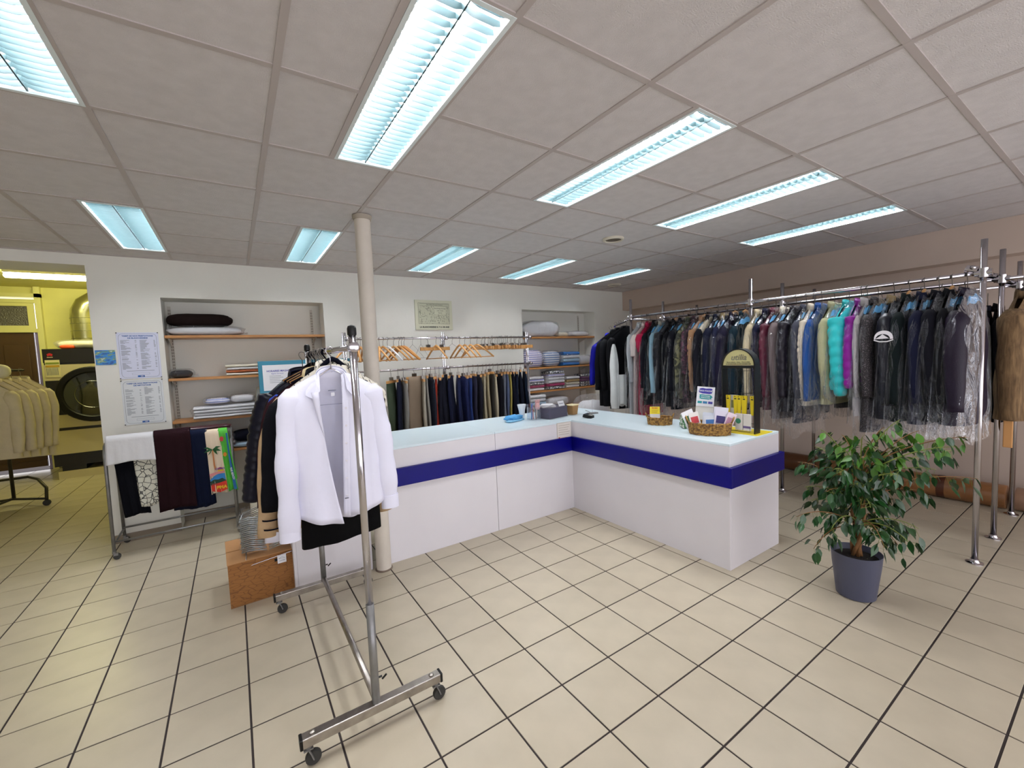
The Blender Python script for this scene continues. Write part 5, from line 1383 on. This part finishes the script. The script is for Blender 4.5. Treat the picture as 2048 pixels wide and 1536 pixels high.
m_leaf = mat('fig_leaf', '#1c4a1c', .32, bump=.1, bscale=30, var=.35, vscale=9, rnd=.35, spec=.6)
m_leaf2 = mat('fig_leaf_young', '#4f7f2a', .35, var=.25, vscale=9, rnd=.25)
rr = random.Random(77)
def wp(a_, d_, z): q = rvv * a_ + dvv * d_; return Vector((q.x, q.y, z))
for k in range(5):
    a0 = 2 * PI * k / 5
    pts = [wp(.022 * math.cos(a0 + .9 * i) * (1 - .05 * i) + (.006 * i if k % 2 else -.002 * i), .022 * math.sin(a0 + .9 * i), PH - .03 + i * .085) for i in range(7 + (k % 2))]
    MB().tube(pts, [.0105 - .0009 * i for i in range(len(pts))], 8).build('trunk', m_bark, pt, smooth=True)
tips = [(-.22, .87), (-.30, .77), (-.18, 1.00), (-.08, .96), (.02, 1.0), (.12, 1.04), (.18, 1.10), (.27, 1.02), (.38, .99), (.44, 1.03), (.42, .90), (.50, .78), (.33, .83), (.30, .66), (.27, .47), (.20, .33),
        (-.26, .62), (-.29, .47), (-.24, .50), (-.20, .30), (-.10, .80), (.05, .86), (.0, .72), (-.14, .66), (.14, .70), (.20, .58), (-.12, .42), (.12, .40), (.10, .90), (-.05, .62), (.17, .82), (-.18, .74), (.24, .40), (-.16, .86), (.06, .60), (-.02, .50), (.22, .93), (.08, .78), (-.07, .90), (.15, .46)]
leafs = []
tw = MB(); br = MB()
for ti, (ta, tz) in enumerate(tips):
    dd_ = rr.uniform(-.20, .20) if ti < 16 else rr.uniform(-.26, .22)
    hz = PH + .14 + (tz - PH) * (.42 if tz > .55 else .25) + rr.uniform(-.03, .03)
    hz = min(hz, .80)
    p0 = wp(rr.uniform(-.012, .02), rr.uniform(-.012, .012), hz)
    p3 = wp(ta, dd_, tz)
    rise = .07 if tz > hz else .09
    p1 = p0.lerp(p3, .35) + Vector((0, 0, rise)); p2 = p0.lerp(p3, .72) + Vector((0, 0, rise * .9))
    pts = []
    for i in range(13):
        s = i / 12
        q = p0 * (1 - s) ** 3 + p1 * 3 * s * (1 - s) ** 2 + p2 * 3 * s * s * (1 - s) + p3 * s ** 3
        pts.append(q)
    (br if ti % 2 else tw).tube(pts, [.0042 * (1 - .8 * i / 12) + .0006 for i in range(13)], 5)
    nl = 19 if ti < 16 else 20
    for j in range(nl):
        s = .22 + .80 * j / nl + rr.uniform(-.02, .02); s = min(s, 1.0)
        idx = s * 12; i0 = min(11, int(idx)); q = pts[i0].lerp(pts[i0 + 1], idx - i0)
        out = (pts[i0 + 1] - pts[i0]).normalized()
        sd = rr.choice((-1, 1))
        side_ = out.cross(Vector((0, 0, 1))).normalized() * sd
        off = side_ * rr.uniform(.012, .045) + Vector((rr.uniform(-.02, .02), rr.uniform(-.02, .02), rr.uniform(-.045, .012)))
        dirv = (out * rr.uniform(.1, .6) + side_ * rr.uniform(.2, .8) + Vector((0, 0, -rr.uniform(.5, 1.3)))).normalized()
        leafs.append((q + off, dirv, rr.uniform(.75, 1.25), tz > .95 and rr.random() < .5))
        tw.tube([q, q + off * .6, q + off], .0009, 3)
br.build('branches', m_bark, pt, kind='stuff', smooth=True)
tw.build('twigs', m_twig, pt, kind='stuff', smooth=True)
lv = [(0, 0, 0), (.010, .004, .010), (.0165, .004, .024), (.014, .003, .040), (.006, .001, .055), (0, -.003, .068), (-.006, .001, .055), (-.014, .003, .040), (-.0165, .004, .024), (-.010, .004, .010), (0, 0, .012), (0, -.001, .025), (0, -.001, .040), (0, -.001, .055)]
lf_ = [(0, 1, 10), (1, 2, 11, 10), (2, 3, 12, 11), (3, 4, 13, 12), (4, 5, 13), (0, 10, 9), (9, 10, 11, 8), (8, 11, 12, 7), (7, 12, 13, 6), (6, 13, 5)]
lm1 = MB().add(lv, lf_).mesh('leaf', m_leaf, True); lm2 = MB().add(lv, lf_).mesh('leaf', m_leaf2, True)
rr.shuffle(leafs)
# those nearest the front of the bush first
order = sorted(range(len(leafs)), key=lambda i: leafs[i][0].dot(dvv) + (i % 7) * .02)
rest1 = MB(); rest2 = MB()
for n_, i in enumerate(order):
    q, dv, s, young = leafs[i]
    rot = dv.to_track_quat('Z', 'Y').to_matrix().to_4x4() @ Matrix.Rotation(rr.uniform(-1.2, 1.2), 4, 'Z')
    M_ = Matrix.Translation(q) @ rot @ Matrix.Scale(s, 4)
    if n_ < 298:
        o = bpy.data.objects.new('leaf', lm2 if young else lm1); COL.objects.link(o); o.matrix_local = M_; o.parent = pt
    else: (rest2 if young else rest1).add(lv, lf_, M_)
rest1.build('foliage', m_leaf, pt, kind='stuff', smooth=True)
if rest2.v: rest2.build('young_foliage', m_leaf2, pt, kind='stuff', smooth=True)

# ------------------------------------------------------------------ things on the counter
m_straw = two_tone('woven_straw', '#5a3a18', '#a9803f', scale=70, kind='noise', thr=.5, soft=.12, rough=.8, bump=.6)
def basket(label, x, y, rx, ry, h, rz, handle=.03):
    t = thing('wicker_basket', label, 'basket', (x, y, HC), rz)
    n = 0; z = .006
    rows = max(5, int(h / .011))
    for k in range(rows):
        z = .007 + k * (h - .012) / (rows - 1); fl_ = 1 + .08 * k / rows
        b = MB(); pts = []
        for i in range(49):
            a_ = 2 * PI * i / 48
            w_ = .0022 * math.sin(24 * a_ + (k % 2) * PI)
            pts.append(((rx * fl_ + w_) * math.cos(a_), (ry * fl_ + w_) * math.sin(a_), z + .0016 * math.sin(12 * a_ + k)))
        b.tube(pts, .0068, 6, cap=False); b.build('woven_row', m_straw, t, smooth=True)
    MB().lathe([(1, .002), (1, .008), (.001, .008)], 36, sx=rx, sy=ry, cap=False).build('bottom', m_straw, t)
    for s_ in (-1, 1):
        pts = [(s_ * rx * 1.08, -.022, h), (s_ * (rx * 1.16), -.018, h + handle * .7), (s_ * rx * 1.2, 0, h + handle), (s_ * rx * 1.16, .018, h + handle * .7), (s_ * rx * 1.08, .022, h)]
        MB().tube(pts, .006, 6).build('handle', m_straw, t, smooth=True)
    return t
basket('small round wicker basket with a yellow and white card on the counter', 3.115, 2.375, .098, .075, .068, R(-58))
ca = thing('price_card', 'yellow and white card standing in the small wicker basket', 'card', (3.07, 2.39, HC + .045), R(-52))
slab(-.042, .042, -.001, .001, 0, .115).build('card', m_paper, ca)
slab(-.0418, .0418, -.0016, -.001, .050, .1145).build('yellow_top', mat('card_yellow', '#ecd42c', .6), ca)
text('lettering', 'PROMO', .015, mat('card_red', '#c23a1c', .6), ca, (0, -.002, .102), bold=.0006)
ln = MB()
for k in range(3): ln.bb(-.03, .03 - k * .006, -.0021, -.0016, .084 - k * .011, .0865 - k * .011)
ln.build('printed_lines', mat('card_ochre', '#9a7a18', .6), ca, kind='stuff')
basket('large oval wicker basket full of leaflets on the counter end', 3.005, 1.84, .140, .098, .092, R(-62), .04)
pk = [((2.975, 1.945), -20, .10, .17, -18, '#e6e6ea', '#2b5a30', 'leaflet with a green and red picture leaning at the left of the large basket'),
      ((2.985, 1.925), -30, .08, .15, -10, '#e4e0dc', '#b8303a', 'red and white leaflet behind the green one in the large basket'),
      ((3.035, 1.86), -60, .11, .145, 4, '#cfd6e2', '#7f9cc8', 'pale blue leaflet in the middle of the large basket'),
      ((3.02, 1.83), -60, .10, .125, -4, '#d5dbe6', '#3a6fb0', 'blue leaflet at the front of the large basket'),
      ((3.06, 1.80), -60, .10, .19, 6, '#dcdce8', '#b9c2d6', 'tall white folder at the back of the large basket'),
      ((3.035, 1.785), -58, .085, .165, 8, '#dcd8e8', '#2c2160', 'leaflet with a dark violet square in the large basket'),
      ((3.045, 1.745), -56, .06, .16, 22, '#e2d0dc', '#b987a0', 'pink leaflet leaning at the right of the large basket')]
for k, ((x, y), rz, w_, h_, ln_, base, acc, lb) in enumerate(pk):
    t = thing('leaflet', lb, 'leaflet', (x, y, HC + .012), R(rz), 'leaflets in the large basket')
    M_ = Matrix.Rotation(R(ln_), 4, 'Y') @ Matrix.Rotation(R(-10), 4, 'X')
    MB().box(0, 0, h_ / 2, w_, .003, h_, M_).build('cover', mat('leaflet_base', base, .5), t)
    MB().box(0, -.002, h_ * .60, w_ * .72, .001, h_ * .34, M_).build('picture', mat('leaflet_print', acc, .5), t)
    ln = MB()
    for q in range(3): ln.box(0, -.002, h_ * (.28 - .05 * q) + .02, w_ * (.7 - .1 * q), .001, .003, M_)
    ln.build('printed_lines', m_ink, t, kind='stuff')
# stain remover box
sb = thing('product_box', 'white leaning product box with a dark blue and teal front behind the large basket', 'box', (3.20, 2.015, HC + .035), R(-58))
M_ = Matrix.Rotation(R(-14), 4, 'X') @ Matrix.Rotation(R(5), 4, 'Y')
MB().box(0, .03, .155, .135, .055, .30, M_).build('carton', mat('carton_white', '#e2e0da', .5), sb, bevel=.002)
MB().box(0, -.001, .225, .135, .006, .165, M_).build('front_sign', m_paper, sb)
def splat(name, zc, w_, h_, hx):
    b = MB(); r2 = random.Random(zc); pts = []
    for i in range(28):
        a_ = 2 * PI * i / 28; k = 1 + r2.uniform(-.10, .12)
        pts.append((w_ * math.copysign(abs(math.cos(a_)) ** .45, math.cos(a_)) * k, -.0055, zc + h_ * math.copysign(abs(math.sin(a_)) ** .45, math.sin(a_)) * k))
    b.add(pts, [tuple(range(28))], M_); b.build(name, mat(name, hx, .5), sb)
splat('blue_splash', .272, .050, .022, '#2a1f8c'); splat('teal_splash', .222, .048, .019, '#1f8f94')
for k, hx in enumerate(('#1f8f94', '#2c6f9c', '#3a3590')):
    MB().box(-.040 + k * .040, -.0048, .176, .033, .002, .019, M_).build('small_panel', mat('small_panel', hx, .5), sb)
for (tx, sz, zz) in (('EXO-TACHE', .0175, .272), ('ANTI-TACHES', .0105, .229), ('POUR LE LINGE', .0095, .215)):
    o = text('lettering', tx, sz, m_paper, sb, (0, 0, 0), bold=.0004)
    o.matrix_local = M_ @ Matrix.Translation((0, -.0066, zz)) @ Matrix.Rotation(PI / 2, 4, 'X')
MB().box(0, .02, .02, .13, .10, .035).build('stand_foot', m_white, sb, loc=(0, 0, -.035))
# green and white packets
for k, (dx, dy) in enumerate(((0, 0), (.035, -.05), (.055, .02))):
    gpk = thing('sachet_pack', ('nearest', 'middle', 'farthest')[k] + ' green and white patterned packet lying behind the large basket', 'packet', (3.09 + dx, 2.12 + dy, HC + .001), R(-40 + 20 * k), 'green patterned packets on the counter')
    gm = two_tone('green_dots', '#2f6b3c', '#e2e4da', scale=28, kind='voronoi', thr=.12, soft=.03, rough=.4)
    for j, z in enumerate((.022, .062)):
        MB().lathe([(.012, -.05), (.020, -.046), (.022, -.04), (.022, .04), (.020, .046), (.012, .05)], 18, M=Matrix.Translation((0, 0, z)) @ Matrix.Rotation(PI / 2, 4, 'X')).build('packet', gm, gpk, auto=True)
    MB().box(0, 0, .10, .04, .06, .03).build('top_packet', gm, gpk, bevel=.004)
# arched display rack
ar = thing('display_rack', 'black arched counter display rack with a yellow sign and hanging yellow packs', 'display rack', (3.17, 1.712, HC))
m_yel = mat('rack_yellow', '#e0c81e', .45); m_blk = mat('rack_black', '#0c0b0c', .35)
WY = .122; HP = .515
slab(-.03, .20, -.155, .155, 0, .006).build('base_plate', m_yel, ar, bevel=.002)
for s_ in (-1, 1): slab(0, .075, s_ * WY - .004, s_ * WY + .004, .006, HP).build('side_band', m_blk, ar)
arc = MB(); n = 24; vs = []
for i in range(n + 1):
    a_ = PI * i / n
    for r_ in (WY + .004, WY - .004):
        for x in (0, .075): vs.append((x, r_ * math.cos(a_), HP + r_ * math.sin(a_)))
fs = []
for i in range(n):
    o = i * 4
    fs += [(o, o + 1, o + 5, o + 4), (o + 2, o + 6, o + 7, o + 3), (o, o + 4, o + 6, o + 2), (o + 1, o + 3, o + 7, o + 5)]
arc.add(vs, fs); arc.build('arch_band', m_blk, ar, auto=True)
sg = MB(); pts = [(.012, (WY - .005) * math.cos(PI * i / n), HP + (WY - .005) * math.sin(PI * i / n)) for i in range(n + 1)]
sg.add(pts, [tuple(range(n + 1))]); sg.build('sign', mat('sign_yellow', '#ddd79a', .5), ar, solid=.003)
hl = MB(); pts = [(.0095, (WY - .006) * math.cos(PI * i / n), HP + .028 + (WY - .034) * math.sin(PI * i / n) * 1.0) for i in range(2, n - 1)]
slab(.0, .075, -WY, WY, HP - .022, HP - .004).build('cross_band', m_blk, ar)
text('lettering', 'utilia', .062, mat('utilia_grey', '#8f8d78', .5), ar, (.0085, -.002, HP + .058), rot=TXW, bold=.0012, shear=.25)
text('lettering', 'Brosse adhésive - Ruban - Thermocollant', .0105, m_inkd, ar, (.0085, 0, HP + .024), rot=TXW, bold=.0002)
text('lettering', 'LE PROFESSIONNEL DU SOIN VESTIMENTAIRE', .0092, m_inkd, ar, (.0085, 0, HP + .010), rot=TXW, bold=.0003)
wg = MB()
for y in (-.095, -.03, .04, .095): wg.cyl((.07, y, .01), (.07, y, HP), .002, n=6)
for z in (.07, .22, .30, .47): wg.cyl((.07, -WY, z), (.07, WY, z), .002, n=6); 
for z in (.05, .27): 
    for y in (-WY, WY): wg.cyl((.0, y, z), (.075, y, z), .002, n=6)
wg.tube([(.0, .10, .045), (-.02, .10, .045), (-.02, .10, .02), (-.02, -.10, .02), (-.02, -.10, .045), (0, -.10, .045)], .002, 6)
wg.build('wire_grid', m_blk, ar, kind='stuff')
for k, y in enumerate((.088, .030, .002, -.036, -.095)):
    p = thing('lint_roller_pack', ('yellow hanging pack at the left of the display rack', 'yellow hanging pack, second from the left on the display rack', 'yellow hanging pack in the middle of the display rack', 'broader yellow hanging pack right of the middle', 'yellow hanging pack at the right of the display rack')[k], 'pack', (3.17 + .02, 1.712 + y, HC + .285), 0, 'yellow packs on the display rack')
    w_ = .042 if k == 3 else .032
    MB().add([(0, -w_ / 2, 0), (0, w_ / 2, 0), (0, w_ / 2 - .006, -.145), (0, -w_ / 2 + .006, -.145), (.014, -w_ / 2, 0), (.014, w_ / 2, 0), (.010, w_ / 2 - .006, -.145), (.010, -w_ / 2 + .006, -.145)],
             [(0, 3, 2, 1), (4, 5, 6, 7), (0, 1, 5, 4), (1, 2, 6, 5), (2, 3, 7, 6), (3, 0, 4, 7)]).build('pack', m_yel, p, bevel=.001)
    MB().tube([(.052, 0, -.012), (-.004, 0, -.012), (-.010, 0, -.004)], .0018, 6).build('hook', m_blk, p)
    b = MB(); b.bb(-.0012, 0, -.008, .008, -.030, -.022); b.build('holes', m_inkd, p)
wpk = thing('white_pack', 'white illustrated pack hanging behind the yellow ones', 'pack', (3.215, 1.712 + .055, HC + .285))
slab(0, .01, -.03, .03, -.15, 0).build('pack', m_paper, wpk); slab(-.001, 0, -.02, .02, -.10, -.04).build('picture', mat('pack_olive', '#8a8a5c', .5), wpk)
for k, y in enumerate((-.015, -.075)):
    p = thing('insole_pack', ('cream shoe sole pack with a green circle at the foot of the display rack', 'white and violet shoe sole pack at the right foot of the display rack')[k], 'pack', (3.155, 1.712 + y, HC + .028), 0)
    slab(0, .010, -.028, .028, 0, .125).build('pack', mat('sole_pack', '#d9d2c8', .5), p, bevel=.002)
    if k == 0: MB().lathe([(.020, 0), (.001, .001)], 20, cap=False, M=Matrix.Translation((-.001, .004, .068)) @ Matrix.Rotation(-PI / 2, 4, 'Y')).build('green_circle', mat('pack_green', '#3f8a6c', .5), p)
    else: slab(-.001, 0, -.028, .028, .018, .035).build('violet_band', mat('pack_violet', '#5c4a72', .5), p)

# inner corner things
cr_ = thing('card_reader', 'small black card reader on the counter corner', 'card reader', (2.965, 3.12, HC), R(20))
MB().box(0, 0, .018, .075, .10, .034, Matrix.Rotation(R(10), 4, 'X'), taper=.92).build('body', m_black, cr_, bevel=.005)
MB().box(0, .018, .037, .05, .035, .003, Matrix.Rotation(R(10), 4, 'X')).build('screen', mat('reader_screen', '#39434a', .2), cr_)
ky = MB()
for i in range(3):
    for j in range(3): ky.box(-.016 + i * .016, -.038 + j * .013, .036, .010, .008, .003, Matrix.Rotation(R(10), 4, 'X'))
ky.build('keys', mat('key_grey', '#b8b6b0', .5), cr_, kind='stuff')
cb = thing('cable', 'grey cable running from the card reader across the counter', 'cable', (2.965, 3.12, HC))
MB().tube([(.03, .04, .008), (.12, .08, .0035), (.22, .16, .0035), (.30, .30, .0035), (.36, .42, .0035)], .003, 6).build('cord', m_grey, cb, smooth=True)
ph = thing('sign_holder', 'flat grey sign holder with a thin upright rod on the counter corner', 'holder', (3.19, 3.29, HC), R(-10))
MB().box(0, 0, .008, .12, .05, .016, taper=.95).build('base', m_grey, ph, bevel=.003)
MB().cyl((0, 0, .014), (0, 0, .17), .0015, n=6).build('rod', m_chrome, ph)
pb_ = thing('paper_bag', 'small brown and cream paper tub beside the dark printer', 'tub', (3.03, 3.43, HC), R(8))
MB().box(0, 0, .05, .075, .075, .10, taper=1.28).build('tub', mat('tub_brown', '#a07a4c', .6), pb_, bevel=.004)
MB().box(0, 0, .104, .115, .105, .010).build('lid', mat('tub_cream', '#e4d6a8', .6), pb_, bevel=.003)
pr_ = thing('receipt_printer', 'dark grey low printer box on the counter corner with papers on it', 'printer', (2.76, 3.46, HC), R(12))
MB().box(0, 0, .055, .30, .20, .11).build('case', mat('printer_grey', '#4b4757', .5), pr_, bevel=.004)
MB().box(.175, .02, .055, .045, .16, .11).build('side_box', m_black, pr_, bevel=.003)
ns = thing('paper_stack', 'untidy white papers lying on the dark printer', 'papers', (2.70, 3.45, HC + .111), R(12))
for k in range(6): MB().box(0, 0, .003 + k * .005, .15 - .01 * (k % 3), .12, .003, Matrix.Rotation(R(k * 11 - 20), 4, 'Z')).build('sheet', m_paper, ns)
cd = thing('folded_card', 'white card with printed lines standing on the dark printer', 'card', (2.86, 3.40, HC + .111), R(12))
MB().box(0, 0, .028, .10, .002, .055, Matrix.Rotation(R(-25), 4, 'X')).build('card', m_paper, cd)
MB().box(0, .0, .028, .07, .0035, .006, Matrix.Rotation(R(-25), 4, 'X')).build('printed_line', m_ink, cd)
ah = thing('acrylic_holder', 'clear acrylic holder with pens and scissors at the counter corner', 'holder', (2.525, 3.45, HC), R(5))
m_acr = film('acrylic', (.95, .97, 1.0), .10, 3, .5)
ab = MB(); ab.bb(-.055, .055, -.045, -.042, 0, .13); ab.bb(-.055, .055, .042, .045, 0, .16); ab.bb(-.055, -.052, -.042, .042, 0, .13); ab.bb(.052, .055, -.042, .042, 0, .13); ab.bb(-.055, .055, -.045, .045, 0, .004)
ab.build('box', m_acr, ah)
for k, (x, y, hx, lx) in enumerate(((-.03, 0, '#2b5fa8', .01), (.0, .01, '#b8303a', -.008), (.02, -.01, '#e2c8b8', .015), (.035, .01, '#23305a', .0))):
    pen = thing('pen', ('blue pen in the acrylic holder', 'red pen in the acrylic holder', 'pale pink marker in the acrylic holder', 'dark blue marker in the acrylic holder')[k], 'pen', (2.525 + x, 3.45 + y, HC + .006))
    MB().tube([(0, 0, 0), (lx, 0, .12), (lx * 1.2, 0, .15)], [.006, .006, .004], 10).build('barrel', mat('pen_col', hx, .4), pen, smooth=True)
    MB().tube([(lx * .8, 0, .10), (lx * 1.25, 0, .16)], [.0068, .006], 10).build('cap', mat('pen_cap', hx, .3), pen, smooth=True)
gl_ = thing('glove', 'pale pink rubber glove hanging out of the acrylic holder', 'glove', (2.56, 3.43, HC + .10))
blob(mat('glove_pink', '#d8a8a8', .5), .05, .035, .07, 'palm', gl_, (0, 0, 0), 81, .05)
for k in range(4): MB().tube([(-.018 + k * .012, 0, .05), (-.024 + k * .016, -.004, .085), (-.026 + k * .018, -.008, .105)], [.007, .006, .005], 8).build('finger', mat('glove_pink2', '#d8a8a8', .5), gl_, smooth=True)
cu = thing('paper_cone', 'white flared paper cup standing behind the blue cloth', 'cup', (2.455, 3.56, HC))
MB().lathe([(.022, 0), (.026, .01), (.034, .09), (.050, .155), (.047, .155), (.031, .09)], 20, sy=.8, cap=False).build('cup', mat('cup_paper', '#d8e2ea', .5), cu, smooth=True)
bc = thing('blue_cloth', 'crumpled light blue cloth on the counter top', 'cloth', (2.35, 3.56, HC + .001), R(20))
blob(mat('cloth_blue', '#4f9fd8', .8, bump=.4, bscale=40), .20, .13, .055, 'crumple', bc, (0, 0, 0), 83, .30)
blob(mat('cloth_blue2', '#7fb9dc', .8, bump=.4, bscale=40), .26, .09, .018, 'flat_fold', bc, (-.03, -.04, 0), 84, .15)
